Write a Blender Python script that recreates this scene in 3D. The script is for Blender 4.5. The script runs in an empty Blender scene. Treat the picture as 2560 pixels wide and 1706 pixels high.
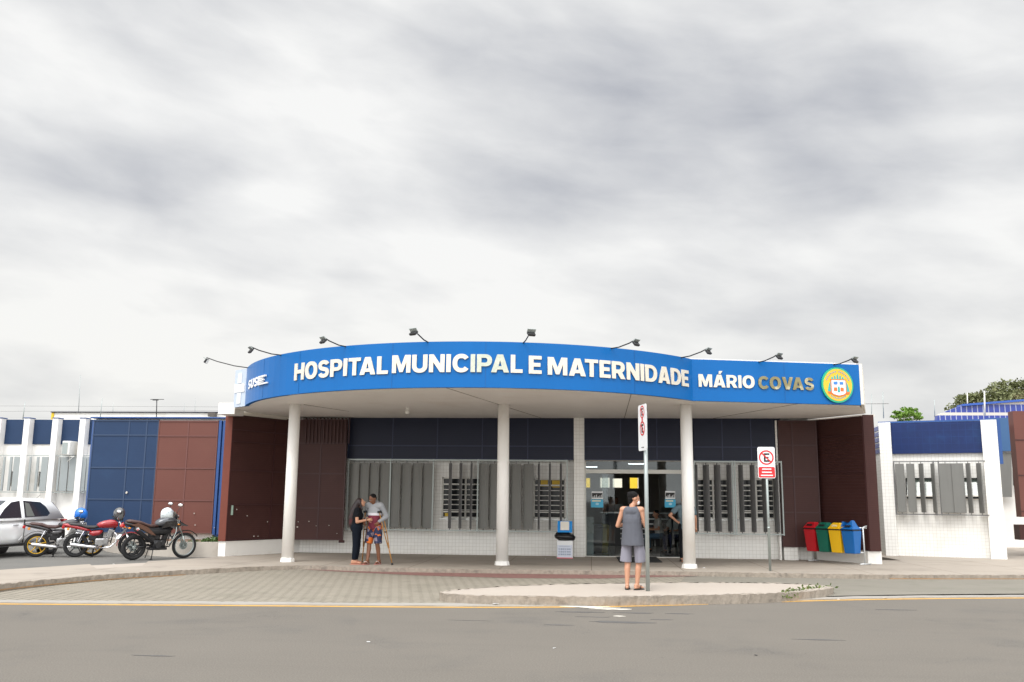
import bpy, bmesh, math, random
from mathutils import Vector, Matrix
R = math.radians
rnd = random.Random(7)
sc = bpy.context.scene
col = sc.collection
# ------------------------------------------------------------------ camera
PITCH, ROLL, YAW, CAMH, FPX = R(9.89), R(.55), R(5), 1.7, 2284.7
cam = bpy.data.cameras.new('camera'); co = bpy.data.objects.new('camera', cam); col.objects.link(co)
cam.sensor_width = 36; cam.lens = 36 * FPX / 2560; cam.clip_end = 3000; cam.clip_start = .1
co.matrix_world = (Matrix.Translation((0, 0, CAMH)) @ Matrix.Rotation(YAW, 4, 'Z') @ Matrix.Rotation(math.pi / 2 + PITCH, 4, 'X')
                   @ Matrix.Rotation(ROLL, 4, 'Z'))
sc.camera = co
def ray(u, v):
    x, y = u - 1280, -(v - 853)
    x, y = x * math.cos(ROLL) - y * math.sin(ROLL), x * math.sin(ROLL) + y * math.cos(ROLL)
    fy = FPX * math.cos(PITCH) - y * math.sin(PITCH); fz = FPX * math.sin(PITCH) + y * math.cos(PITCH)
    return Vector((x * math.cos(YAW) - fy * math.sin(YAW), x * math.sin(YAW) + fy * math.cos(YAW), fz)) / FPX
def atz(u, v, z): d = ray(u, v); t = (z - CAMH) / d.z; return Vector((d.x * t, d.y * t, z))
def aty(u, v, Y): d = ray(u, v); t = Y / d.y; return Vector((d.x * t, Y, CAMH + d.z * t))
# ------------------------------------------------------------------ view, sun, sky
vs = sc.view_settings; vs.view_transform = 'Standard'; vs.look = 'None'; vs.exposure = 0; vs.gamma = 1
sun = bpy.data.lights.new('sun', 'SUN'); so = bpy.data.objects.new('sun', sun); col.objects.link(so)
SUN_EL, SUN_AZ = R(52), R(205)          # azimuth from +Y clockwise: behind the camera, to its left
sun.energy = 1.5; sun.angle = R(22); sun.color = (1, .965, .91)
sd = Vector((math.sin(SUN_AZ) * math.cos(SUN_EL), math.cos(SUN_AZ) * math.cos(SUN_EL), math.sin(SUN_EL)))
so.rotation_euler = sd.to_track_quat('Z', 'Y').to_euler()
world = bpy.data.worlds.new('World'); sc.world = world; world.use_nodes = True
wt = world.node_tree; wt.nodes.clear()
class G:
    """tiny expression builder for shader nodes"""
    def __init__(s, t): s.t = t
    def n(s, kind, **kw):
        nd = s.t.nodes.new(kind)
        for k, v in kw.items(): setattr(nd, k, v)
        return nd
    def put(s, sock, v):
        if isinstance(v, bpy.types.NodeSocket): s.t.links.new(v, sock)
        else: sock.default_value = v
    def m(s, op, a, b=None, c=None, clamp=False):
        nd = s.n('ShaderNodeMath', operation=op); nd.use_clamp = clamp
        for i, v in enumerate((a, b, c)):
            if v is not None: s.put(nd.inputs[i], v)
        return nd.outputs[0]
    def xyz(s, x, y, z):
        nd = s.n('ShaderNodeCombineXYZ')
        for i, v in enumerate((x, y, z)): s.put(nd.inputs[i], v)
        return nd.outputs[0]
    def noise(s, vec, scale, detail=5, rough=.55, dist=0.):
        nd = s.n('ShaderNodeTexNoise'); s.put(nd.inputs['Vector'], vec)
        nd.inputs['Scale'].default_value = scale; nd.inputs['Detail'].default_value = detail
        nd.inputs['Roughness'].default_value = rough; nd.inputs['Distortion'].default_value = dist
        return nd.outputs['Fac']
    def ramp(s, v, a, b, lo=0., hi=1., smooth=True):
        nd = s.n('ShaderNodeMapRange'); nd.interpolation_type = 'SMOOTHSTEP' if smooth else 'LINEAR'
        s.put(nd.inputs[0], v); nd.inputs[1].default_value = a; nd.inputs[2].default_value = b
        nd.inputs[3].default_value = lo; nd.inputs[4].default_value = hi
        return nd.outputs[0]
    def mix(s, f, a, b, mode='MIX'):
        nd = s.n('ShaderNodeMix', data_type='RGBA', blend_type=mode)
        s.put(nd.inputs[0], f)
        for i, v in ((6, a), (7, b)):
            if isinstance(v, tuple): v = (*v, 1) if len(v) == 3 else v
            s.put(nd.inputs[i], v)
        return nd.outputs[2]
g = G(wt)
tc = g.n('ShaderNodeTexCoord').outputs['Generated']
sp = g.n('ShaderNodeSeparateXYZ'); wt.links.new(tc, sp.inputs[0]); X, Y, Z = sp.outputs
az = g.m('ARCTAN2', X, Y); el = g.m('ARCSINE', Z)
zz = g.m('ADD', g.m('MAXIMUM', Z, 0.), .10)
px_, py_ = g.m('DIVIDE', X, zz), g.m('DIVIDE', Y, zz)
ca, sa = math.cos(R(4)), math.sin(R(4))
qx = g.m('SUBTRACT', g.m('MULTIPLY', px_, ca), g.m('MULTIPLY', py_, -sa))
qy = g.m('ADD', g.m('MULTIPLY', px_, -sa), g.m('MULTIPLY', py_, ca))
v1 = g.xyz(g.m('MULTIPLY', qx, .6), qy, 1.7)
n1 = g.noise(v1, .75, 5, .42, .5)
n2 = g.noise(g.xyz(g.m('MULTIPLY', qx, .7), qy, 7.3), 1.5, 5, .45, .4)
aa = g.m('ADD', az, g.m('MULTIPLY', el, .35))
n3 = g.noise(g.xyz(g.m('MULTIPLY', aa, 4.2), g.m('MULTIPLY', g.m('SUBTRACT', el, g.m('MULTIPLY', az, -.10)), 8.5), 3.1), .95, 7, .47, .25)
n4 = g.noise(g.xyz(g.m('MULTIPLY', aa, 9.), g.m('MULTIPLY', g.m('SUBTRACT', el, g.m('MULTIPLY', az, -.08)), 24.), 5.1), 1.0, 6, .5, .25)
L = g.m('ADD', .60, g.m('MULTIPLY', g.m('SUBTRACT', n1, .5), .45))
L = g.m('ADD', L, g.m('MULTIPLY', g.m('SUBTRACT', n2, .5), .6))
L = g.m('ADD', L, g.m('MULTIPLY', g.m('SUBTRACT', n3, .5), 1.55))
L = g.m('ADD', L, g.m('MULTIPLY', g.m('SUBTRACT', n4, .5), .85))
# cloud banks: (pixel u, v of the photograph, spread u, spread v, weight) turned into azimuth / elevation
banks = [(300, 260, 420, 90, .26), (60, 60, 150, 60, .3), (820, 270, 260, 90, .26), (700, 500, 160, 60, .30), (1130, 640, 300, 50, .36), (330, 430, 260, 90, -.38),
         (2080, 430, 420, 170, -.40), (1350, 190, 620, 170, -.30), (1500, 500, 380, 110, -.24), (2450, 160, 200, 120, .14), (500, 760, 800, 120, .16), (760, 70, 320, 50, .20),
         (2450, 520, 120, 220, .28), (2300, 800, 420, 90, -.10), (1900, 640, 420, 60, .06), (300, 930, 900, 80, .25), (1250, 840, 500, 60, .15), (2200, 930, 400, 60, -.08), (120, 620, 300, 80, -.22), (1700, 60, 500, 70, -.05)]
for (u, v, su, sv, w) in banks:
    d = ray(u, v).normalized(); a0 = math.atan2(d.x, d.y); e0 = math.asin(d.z)
    da = g.m('DIVIDE', g.m('SUBTRACT', az, a0), su / 2100); de = g.m('DIVIDE', g.m('SUBTRACT', el, e0), sv / 2100)
    r2 = g.m('ADD', g.m('MULTIPLY', da, da), g.m('MULTIPLY', de, de))
    L = g.m('ADD', L, g.m('MULTIPLY', g.m('EXPONENT', g.m('MULTIPLY', r2, -1.)), w))
low = g.ramp(el, .02, .34, 1., 0.)
L = g.m('ADD', L, g.m('MULTIPLY', low, .26))
L = g.m('MINIMUM', g.m('MAXIMUM', L, -.25), 1.12)
cloud = g.mix(g.ramp(L, -.25, .98, 0, 1, False), (.455, .475, .525), (.985, .985, .975))
cloud = g.mix(g.m('MULTIPLY', low, .6), cloud, (1, .985, .94), 'MULTIPLY')
cloud = g.mix(g.ramp(L, -.1, .5, .25, 0.), cloud, (1, 1, 1.02), 'MULTIPLY')
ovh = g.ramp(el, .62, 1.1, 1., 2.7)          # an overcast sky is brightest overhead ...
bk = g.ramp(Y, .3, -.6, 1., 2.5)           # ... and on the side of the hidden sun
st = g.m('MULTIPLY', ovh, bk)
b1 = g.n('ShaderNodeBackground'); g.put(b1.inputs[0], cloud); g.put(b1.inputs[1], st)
sky = g.n('ShaderNodeTexSky', sky_type='NISHITA'); sky.sun_disc = False; sky.sun_elevation = SUN_EL; sky.sun_rotation = SUN_AZ
b2 = g.n('ShaderNodeBackground'); wt.links.new(sky.outputs[0], b2.inputs[0]); b2.inputs[1].default_value = .05
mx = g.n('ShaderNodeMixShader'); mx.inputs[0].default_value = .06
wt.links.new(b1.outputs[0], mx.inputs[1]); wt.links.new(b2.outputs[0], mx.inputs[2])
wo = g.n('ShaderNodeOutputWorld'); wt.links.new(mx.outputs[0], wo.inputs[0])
# ------------------------------------------------------------------ materials
MATS = {}
def mat(name, c, rough=.6, metal=0., var=.08, nscale=6., bump=0., bscale=40., coat=0., c2=None, c2amt=.0, c2scale=2., emis=0., alpha=1., trans=0., spec=.5, hook=None):
    if name in MATS: return MATS[name]
    m = bpy.data.materials.new(name); m.use_nodes = True; t = m.node_tree; b = t.nodes['Principled BSDF']
    h = G(t); o = h.n('ShaderNodeTexCoord').outputs['Object']
    n = h.noise(o, nscale, 5, .6)
    colr = h.mix(n, tuple(x * (1 - var) for x in c), tuple(min(1, x * (1 + var)) for x in c))
    if c2: colr = h.mix(h.ramp(h.noise(o, c2scale, 6, .65, .3), .5, .72, 0, c2amt), colr, c2)
    if hook: colr = hook(h, o, colr, b)
    t.links.new(colr, b.inputs['Base Color'])
    b.inputs['Roughness'].default_value = rough; b.inputs['Metallic'].default_value = metal
    b.inputs['Coat Weight'].default_value = coat; b.inputs['Coat Roughness'].default_value = .08
    b.inputs['Specular IOR Level'].default_value = spec
    if trans: b.inputs['Transmission Weight'].default_value = trans; b.inputs['IOR'].default_value = 1.45
    if emis:
        t.links.new(colr, b.inputs['Emission Color']); b.inputs['Emission Strength'].default_value = emis
    if bump:
        bn = h.n('ShaderNodeBump'); bn.inputs['Strength'].default_value = bump; bn.inputs['Distance'].default_value = .01
        t.links.new(h.noise(o, bscale, 4, .6), bn.inputs['Height']); t.links.new(bn.outputs[0], b.inputs['Normal'])
    MATS[name] = m; return m
def tile_hook(bw, bh, mortar, amt, off=0., msize=.004, plane='xz'):
    def f(h, o, c, b):
        s = h.n('ShaderNodeSeparateXYZ'); h.t.links.new(o, s.inputs[0])
        if plane == 'xz': vec = h.xyz(h.m('ADD', s.outputs[0], s.outputs[1]), s.outputs[2], 0.)
        else: vec = h.xyz(s.outputs[0], s.outputs[1], 0.)
        if isinstance(plane, float):
            mp = h.n('ShaderNodeMapping'); mp.inputs['Rotation'].default_value = (0, 0, plane); h.t.links.new(o, mp.inputs[0]); vec = mp.outputs[0]
        w = h.n('ShaderNodeVectorMath', operation='ADD'); h.t.links.new(vec, w.inputs[0]); h.t.links.new(vec, w.inputs[0])
        w.inputs[1].default_value = (.013, .021, 0)
        br = h.n('ShaderNodeTexBrick'); br.offset = off; h.t.links.new(w.outputs[0], br.inputs['Vector'])
        br.inputs['Scale'].default_value = 1; br.inputs['Brick Width'].default_value = bw; br.inputs['Row Height'].default_value = bh
        br.inputs['Mortar Size'].default_value = msize; br.inputs['Mortar Smooth'].default_value = .3
        br.inputs['Color1'].default_value = (1, 1, 1, 1); br.inputs['Color2'].default_value = (.93, .93, .93, 1)
        br.inputs['Mortar'].default_value = (*mortar, 1)
        return h.mix(amt, c, br.outputs[0], 'MULTIPLY')
    return f
def streak_hook(axis, scale, amt, dark=(.5, .5, .5)):
    def f(h, o, c, b):
        mp = h.n('ShaderNodeMapping'); sc_ = [scale] * 3; sc_[axis] *= .06; mp.inputs['Scale'].default_value = sc_; h.t.links.new(o, mp.inputs[0])
        return h.mix(h.ramp(h.noise(mp.outputs[0], 1, 6, .65), .45, .8, 0, amt), c, dark, 'MULTIPLY')
    return f
def line_hook(period, width, dark, amt, axis=2):
    def f(h, o, c, b):
        s = h.n('ShaderNodeSeparateXYZ'); h.t.links.new(o, s.inputs[0])
        fr = h.m('FRACT', h.m('DIVIDE', s.outputs[axis], period))
        msk = h.m('MULTIPLY', h.m('LESS_THAN', fr, width / period), amt)
        return h.mix(msk, c, dark)
    return f
white_tile = mat('white_tile', (.86, .85, .815), .28, var=.03, hook=tile_hook(.1, .1, (.62, .60, .56), .75, msize=.0045), c2=(.6, .57, .5), c2amt=.25, c2scale=1.2)
white_paint = mat('white_paint', (.84, .825, .79), .5, var=.03, c2=(.55, .5, .42), c2amt=.35, c2scale=1.1, bump=.08)
cream = mat('cream_paint', (.80, .76, .68), .55, var=.04)
column_white = mat('column_white', (.90, .88, .845), .45, var=.02, c2=(.70, .63, .54), c2amt=.35, c2scale=.9)
soffit_m = mat('soffit', (.86, .83, .80), .55, var=.04, nscale=.8, c2=(.70, .64, .58), c2amt=.4, c2scale=.7)
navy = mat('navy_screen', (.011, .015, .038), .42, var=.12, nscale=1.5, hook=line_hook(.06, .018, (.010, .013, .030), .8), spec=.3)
navy_bright = mat('navy_tile', (.008, .024, .105), .35, var=.25, nscale=2., spec=.3, hook=tile_hook(.2, .2, (1.6, 1.6, 1.5), .8, msize=.005), c2=(.012, .05, .16), c2amt=.5, c2scale=1.5)
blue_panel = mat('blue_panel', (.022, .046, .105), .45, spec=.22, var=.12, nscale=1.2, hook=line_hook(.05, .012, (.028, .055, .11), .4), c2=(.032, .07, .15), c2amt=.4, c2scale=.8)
blue_edge = mat('blue_edge', (.02, .075, .25), .45)
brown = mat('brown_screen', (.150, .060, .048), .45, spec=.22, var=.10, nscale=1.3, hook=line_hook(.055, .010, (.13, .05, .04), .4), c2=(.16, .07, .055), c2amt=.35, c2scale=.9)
brown_dark = mat('brown_screen_dark', (.062, .025, .022), .42, spec=.22, var=.12, nscale=1.3, hook=line_hook(.055, .012, (.048, .017, .016), .5), c2=(.10, .045, .04), c2amt=.3, c2scale=.9)  # darker copy of the screen brown, canopy shade put into its colour
brown_edge = mat('brown_frame', (.17, .050, .034), .45, spec=.25)
brown_line = mat('brown_joint', (.05, .014, .014), .5)
fascia_blue = mat('fascia_blue', (.0, .122, .40), .36, var=.07, nscale=.9, coat=.05, spec=.22, hook=streak_hook(2, 4, .25, (.75, .82, .85)))
fascia_pale = mat('fascia_pale', (.50, .58, .70), .30, var=.04, coat=.3)  # return of the blue cladding, bright sky reflection put into its colour
gold = mat('letter_face', (.76, .70, .59), .38, metal=.25, var=.06, nscale=9, c2=(.60, .55, .42), c2amt=.35, c2scale=3)
gold_mirror = mat('letter_brass', (.24, .21, .11), .28, metal=.55, var=.3, nscale=7, c2=(.75, .70, .52), c2amt=.7, c2scale=4.5)
silver_worn = mat('letter_worn', (.52, .55, .46), .32, metal=.4, var=.2, nscale=14, c2=(.75, .70, .58), c2amt=.6, c2scale=9)
louvre = mat('louvre_metal', (.185, .185, .175), .5, metal=.1, spec=.25, var=.08, nscale=2, hook=streak_hook(2, 9, .35, (.7, .7, .68)))
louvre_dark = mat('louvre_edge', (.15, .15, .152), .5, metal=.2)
steel = mat('steel', (.55, .56, .55), .35, metal=.8, var=.06)
galv = mat('galvanised', (.36, .40, .39), .45, metal=.5, var=.1)
chrome = mat('chrome', (.78, .78, .80), .12, metal=1., var=.03)
black_p = mat('black_plastic', (.015, .015, .017), .38)
black_r = mat('rubber', (.018, .018, .019), .8, var=.2)
black_g = mat('black_gloss', (.012, .012, .014), .15, coat=.6)
dark_int = mat('interior_dark', (.10, .09, .08), .8)
int_wall = mat('interior_wall', (.36, .33, .29), .8)
int_floor = mat('interior_floor', (.70, .68, .64), .25, var=.04, hook=tile_hook(.6, .6, (.35, .33, .3), .8, msize=.008, plane='xy'))
glass = mat('window_glass', (.018, .02, .022), .12, var=.1, nscale=1.5, spec=.25)
frame_w = mat('frame_white', (.74, .73, .68), .4)
sidewalk_m = mat('sidewalk_concrete', (.345, .30, .25), .85, var=.12, nscale=.7, bump=.25, bscale=50, c2=(.20, .175, .145), c2amt=.5, c2scale=.8, hook=tile_hook(2.1, 2.1, (.45, .4, .36), .9, msize=.012, plane='xy'))
island_m = mat('island_concrete', (.385, .335, .285), .85, var=.06, nscale=1.2, bump=.15, bscale=60, c2=(.40, .36, .31), c2amt=.4, c2scale=1.5)
kerb_m = mat('kerb_stone', (.29, .25, .205), .9, var=.4, nscale=14, bump=1., bscale=24, c2=(.15, .13, .11), c2amt=.75, c2scale=5)
def asphalt_hook(h, o, c, b):
    c = streak_hook(0, 2.2, .30, (.74, .74, .75))(h, o, c, b)
    v_ = h.n('ShaderNodeTexVoronoi', feature='DISTANCE_TO_EDGE'); v_.inputs['Scale'].default_value = .45
    w = h.n('ShaderNodeVectorMath', operation='ADD'); nn = h.n('ShaderNodeTexNoise'); nn.inputs['Scale'].default_value = 2.; nn.inputs['Detail'].default_value = 6; h.t.links.new(o, nn.inputs['Vector']); h.t.links.new(o, w.inputs[0]); h.t.links.new(nn.outputs['Color'], w.inputs[1]); h.t.links.new(w.outputs[0], v_.inputs['Vector'])
    crack = h.m('MULTIPLY', h.ramp(v_.outputs['Distance'], .0, .007, 1., 0.), h.ramp(h.noise(o, .5, 3, .5), .52, .62, 0., .55))
    c = h.mix(crack, c, (.06, .058, .055))
    c = h.mix(h.m('MULTIPLY', h.ramp(h.noise(o, 55, 2, .5), .35, .75, 0, 1), .28), c, (.30, .28, .25), 'MIX')
    sp_ = h.ramp(h.noise(o, 1.1, 5, .7, 1.), .66, .74, 0, .5); c = h.mix(sp_, c, (.45, .45, .46), 'MULTIPLY')
    return c
asphalt = mat('asphalt', (.140, .126, .107), .85, var=.12, nscale=.35, bump=.5, bscale=160, spec=.25, c2=(.088, .084, .078), c2amt=.6, c2scale=.5, hook=asphalt_hook)
parking_m = mat('parking_asphalt', (.135, .130, .118), .85, var=.14, nscale=1.0, bump=.3, bscale=120, c2=(.115, .115, .108), c2amt=.6, c2scale=1.2, hook=streak_hook(0, 3, .4, (.72, .72, .7)))
lane_m = mat('lane_concrete', (.195, .180, .148), .85, var=.10, nscale=1, bump=.3, bscale=90, c2=(.155, .15, .115), c2amt=.6, c2scale=1.4, hook=streak_hook(0, 3, .4, (.72, .72, .68)))
paver_m = mat('paver', (.265, .238, .19), .85, var=.14, nscale=1.6, bump=.3, bscale=60, c2=(.185, .17, .13), c2amt=.55, c2scale=1.1, hook=tile_hook(.26, .13, (.30, .28, .24), .95, off=.5, msize=.012, plane=R(33)))
red_paver = mat('red_paver', (.20, .10, .085), .85, var=.14, nscale=3, bump=.3, bscale=60, hook=tile_hook(.24, .12, (.6, .55, .5), .7, off=.5, msize=.008, plane=R(33)))
gutter_m = mat('gutter_concrete', (.31, .29, .26), .85, var=.2, nscale=4, bump=.4, bscale=60, c2=(.25, .23, .2), c2amt=.5, c2scale=4)
yellow_line = mat('yellow_line_paint', (.60, .33, .055), .7, var=.15, nscale=6, c2=(.30, .25, .17), c2amt=.5, c2scale=7)
white_mark = mat('white_splash', (.72, .68, .60), .7)
soil = mat('soil', (.18, .11, .07), .95, var=.3, bump=.6)
leaf = mat('leaf', (.065, .12, .028), .6, var=.45, nscale=3)
leaf_dark = mat('leaf_dark', (.13, .145, .055), .65, var=.5, nscale=.6, c2=(.24, .13, .07), c2amt=.8, c2scale=.2)
leaf_lime = mat('leaf_lime', (.14, .26, .03), .6, var=.4, nscale=3)
bark = mat('bark', (.14, .10, .075), .9, var=.3, bump=.5)
red_paint = mat('sign_red', (.62, .02, .025), .4)
black_paint = mat('sign_black', (.012, .012, .012), .5)
sign_white = mat('sign_white', (.80, .81, .82), .35)
# ------------------------------------------------------------------ builders
class B:
    def __init__(s): s.b = bmesh.new(); s.mi = 0
    def _tag(s, faces, sm=None):
        for f in faces:
            f.material_index = s.mi
            if sm is not None: f.smooth = sm
    def box(s, c, d, rot=None, bev=0.):
        r = bmesh.ops.create_cube(s.b, size=1); vs_ = r['verts']
        M = Matrix.Translation(c) @ (rot.to_4x4() if rot else Matrix()) @ Matrix.Diagonal((*d, 1))
        bmesh.ops.transform(s.b, matrix=M, verts=vs_)
        fs = list({f for v in vs_ for f in v.link_faces}); s._tag(fs, False)
        if bev:
            es = list({e for v in vs_ for e in v.link_edges})
            r = bmesh.ops.bevel(s.b, geom=es, offset=bev, segments=2, affect='EDGES', profile=.6); s._tag(r['faces'], True)
        return s
    def bb(s, x0, x1, y0, y1, z0, z1, bev=0.): return s.box(((x0 + x1) / 2, (y0 + y1) / 2, (z0 + z1) / 2), (abs(x1 - x0), abs(y1 - y0), abs(z1 - z0)), bev=bev)
    def poly(s, pts, vec):
        a = [s.b.verts.new(Vector(p)) for p in pts]; b_ = [s.b.verts.new(Vector(p) + Vector(vec)) for p in pts]
        fs = [s.b.faces.new(a), s.b.faces.new(b_[::-1])]
        n = len(a)
        for i in range(n): fs.append(s.b.faces.new((a[i], b_[i], b_[(i + 1) % n], a[(i + 1) % n])))
        s._tag(fs, False); bmesh.ops.recalc_face_normals(s.b, faces=fs); return s
    def slab(s, pts, z0, z1): return s.poly([(p[0], p[1], z0) for p in pts], (0, 0, z1 - z0))
    def face(s, pts):
        f = s.b.faces.new([s.b.verts.new(Vector(p)) for p in pts]); s._tag([f], False); return s
    def tube(s, pts, r, n=8, cap=True, sm=True, squash=None):
        pts = [Vector(p) for p in pts]; rs = r if isinstance(r, (list, tuple)) else [r] * len(pts)
        rings = []; up = None
        for i, p in enumerate(pts):
            t = (pts[min(i + 1, len(pts) - 1)] - pts[max(i - 1, 0)]).normalized()
            if up is None: up = Vector((0, 0, 1)) if abs(t.z) < .9 else Vector((0, 1, 0))
            a = t.cross(up).normalized(); b_ = a.cross(t).normalized(); up = b_
            k = squash or (1, 1)
            rings.append([s.b.verts.new(p + (a * math.cos(2 * math.pi * j / n) * k[0] + b_ * math.sin(2 * math.pi * j / n) * k[1]) * rs[i]) for j in range(n)])
        fs = []
        for i in range(len(rings) - 1):
            for j in range(n): fs.append(s.b.faces.new((rings[i][j], rings[i][(j + 1) % n], rings[i + 1][(j + 1) % n], rings[i + 1][j])))
        s._tag(fs, sm)
        if cap:
            cf = [s.b.faces.new(rings[0][::-1]), s.b.faces.new(rings[-1])]; s._tag(cf, False); fs += cf
        bmesh.ops.recalc_face_normals(s.b, faces=fs); return s
    def loft(s, secs, n=16, sm=True, ax='x'):
        """secs: (x, yc, zc, ry, rz, power) closed super-ellipse sections along x"""
        rings = []
        for (x, yc, zc, ry, rz, p) in secs:
            ring = []
            for j in range(n):
                a = 2 * math.pi * (j + .5) / n; c_, s_ = math.cos(a), math.sin(a)
                q = (abs(c_) ** p + abs(s_) ** p) ** (-1 / p)
                P = (x, yc + ry * c_ * q, zc + rz * s_ * q)
                if ax == 'z': P = (P[1], P[2], P[0])
                ring.append(s.b.verts.new(P))
            rings.append(ring)
        fs = []
        for i in range(len(rings) - 1):
            for j in range(n): fs.append(s.b.faces.new((rings[i][j], rings[i][(j + 1) % n], rings[i + 1][(j + 1) % n], rings[i + 1][j])))
        s._tag(fs, sm); cf = [s.b.faces.new(rings[0][::-1]), s.b.faces.new(rings[-1])]; s._tag(cf, False)
        bmesh.ops.recalc_face_normals(s.b, faces=fs + cf); return s
    def ell(s, c, r, rot=None, u=16, v=10):
        q = bmesh.ops.create_uvsphere(s.b, u_segments=u, v_segments=v, radius=1)
        M = Matrix.Translation(c) @ (rot.to_4x4() if rot else Matrix()) @ Matrix.Diagonal((*r, 1))
        bmesh.ops.transform(s.b, matrix=M, verts=q['verts']); s._tag({f for v_ in q['verts'] for f in v_.link_faces}, True); return s
    def cone(s, a, b_, ra, rb, n=12):
        """round ended tapered limb"""
        a, b_ = Vector(a), Vector(b_); d = (b_ - a).normalized() if (b_ - a).length > 1e-6 else Vector((0, 0, 1))
        P, Q = [], []
        for k in (-.95, -.7, -.35, 0): P.append(a + d * ra * k); Q.append(ra * math.sqrt(1 - k * k))
        for k in (0, .35, .7, .95): P.append(b_ + d * rb * k); Q.append(rb * math.sqrt(1 - k * k))
        return s.tube(P, Q, n)
    def torus(s, c, R_, r_, axis='y', n=32, m=10, sq=1.):
        rings = []
        for i in range(n):
            a = 2 * math.pi * i / n; ring = []
            for j in range(m):
                b_ = 2 * math.pi * j / m; rr = R_ + r_ * math.cos(b_); w = r_ * sq * math.sin(b_)
                P = (rr * math.cos(a), w, rr * math.sin(a)) if axis == 'y' else ((w, rr * math.cos(a), rr * math.sin(a)) if axis == 'x' else (rr * math.cos(a), rr * math.sin(a), w))
                ring.append(s.b.verts.new(Vector(c) + Vector(P)))
            rings.append(ring)
        fs = []
        for i in range(n):
            for j in range(m): fs.append(s.b.faces.new((rings[i][j], rings[(i + 1) % n][j], rings[(i + 1) % n][(j + 1) % m], rings[i][(j + 1) % m])))
        s._tag(fs, True); bmesh.ops.recalc_face_normals(s.b, faces=fs); return s
    def build(s, name, mats, parent=None, remesh=0., smooth_it=4):
        me = bpy.data.meshes.new(name); s.b.to_mesh(me); s.b.free()
        for m in (mats if isinstance(mats, (list, tuple)) else [mats]): me.materials.append(m)
        o = bpy.data.objects.new(name, me); col.objects.link(o)
        if remesh:
            md = o.modifiers.new('r', 'REMESH'); md.mode = 'VOXEL'; md.voxel_size = remesh; md.use_smooth_shade = True
            ms = o.modifiers.new('s', 'SMOOTH'); ms.iterations = smooth_it; ms.factor = .5
            dg = bpy.context.evaluated_depsgraph_get(); me2 = bpy.data.meshes.new_from_object(o.evaluated_get(dg))
            o.modifiers.clear(); o.data = me2; me2.name = name
            for p in me2.polygons: p.use_smooth = True
            if not me2.materials:
                for m in (mats if isinstance(mats, (list, tuple)) else [mats]): me2.materials.append(m)
        if parent: o.parent = parent
        if parent and parent.get('wframe'): o.matrix_parent_inverse = Matrix.Translation(-parent.location)
        return o
def tag(o, label=None, cat=None, group=None, kind=None):
    for k, v in (('label', label), ('category', cat), ('group', group), ('kind', kind)):
        if v: o[k] = v
    return o
def thing(name, label, cat, loc=(0, 0, 0), rz=0., group=None, world=False):
    o = bpy.data.objects.new(name, None); col.objects.link(o); o.location = loc; o.rotation_euler = (0, 0, rz); o.empty_display_size = .2
    if world: o['wframe'] = 1
    return tag(o, label, cat, group)
def struct(name, bm, m): return tag(bm.build(name, m), kind='structure')
def copy_tree(o, parent=None):
    c = o.copy(); col.objects.link(c)
    if parent: c.parent = parent
    for ch in list(o.children): copy_tree(ch, c)
    return c
def jitter(o, amt, seed=0, zonly=False):
    r = random.Random(seed)
    for v in o.data.vertices:
        v.co += Vector((0 if zonly else r.uniform(-amt, amt), 0 if zonly else r.uniform(-amt, amt), r.uniform(-amt, amt)))
def resample(pts, step):
    out = []
    for a, b_ in zip(pts[:-1], pts[1:]):
        a, b_ = Vector(a), Vector(b_); n = max(1, int((b_ - a).length / step))
        out += [a.lerp(b_, i / n) for i in range(n)]
    return out + [Vector(pts[-1])]
def offset(pts, d):
    out = []
    for i, p in enumerate(pts):
        t = (Vector(pts[min(i + 1, len(pts) - 1)]) - Vector(pts[max(i - 1, 0)])).normalized()
        out.append(Vector(p) + Vector((-t.y, t.x)) * d)
    return out
def ribbon(b, pts, d0, d1, z0, z1):
    A, C = offset(pts, d0), offset(pts, d1)
    for i in range(len(pts) - 1):
        q = [b.b.verts.new((*p, z)) for p, z in ((A[i], z0), (A[i + 1], z0), (A[i + 1], z1), (A[i], z1), (C[i], z1), (C[i + 1], z1))]
        f = [b.b.faces.new((q[0], q[1], q[2], q[3])), b.b.faces.new((q[3], q[2], q[5], q[4]))]; b._tag(f, False)
    return b
# ------------------------------------------------------------------ ground
b = B(); b.face([(-1500, -1500, -.03), (1500, -1500, -.03), (1500, 1500, -.03), (-1500, 1500, -.03)]); struct('ground', b, parking_m)
YL = [Vector(p) for p in [(-60, 9.0), (-25, 12.7), (-9.43, 14.35), (-4.96, 14.85), (-3.08, 15.02), (-1.29, 15.25), (.77, 15.8), (2.88, 16.78), (5.18, 17.71), (8.06, 18.44), (14, 19.6), (40, 24.5)]]
def smoothline(p, it=2):
    for _ in range(it):
        q = [p[0]]
        for a, c in zip(p[:-1], p[1:]): q += [a.lerp(c, .25), a.lerp(c, .75)]
        p = q + [p[-1]]
    return p
YL = smoothline(YL)
road_pts = [(p.x, p.y) for p in offset(YL, .0)] + [(40, -12), (-60, -12)]
b = B(); b.face([(x, y, 0) for x, y in road_pts]); struct('road', b, asphalt)
b = B(); ribbon(b, YL, -.14, -.05, .0, .005); struct('yellow_edge_line', b, yellow_line)
b = B(); ribbon(b, resample(YL, .25), -.04, .30, -.02, .022); bmesh.ops.remove_doubles(b.b, verts=b.b.verts, dist=.001); o = struct('gutter', b, gutter_m); jitter(o, .004, 3)
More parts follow.
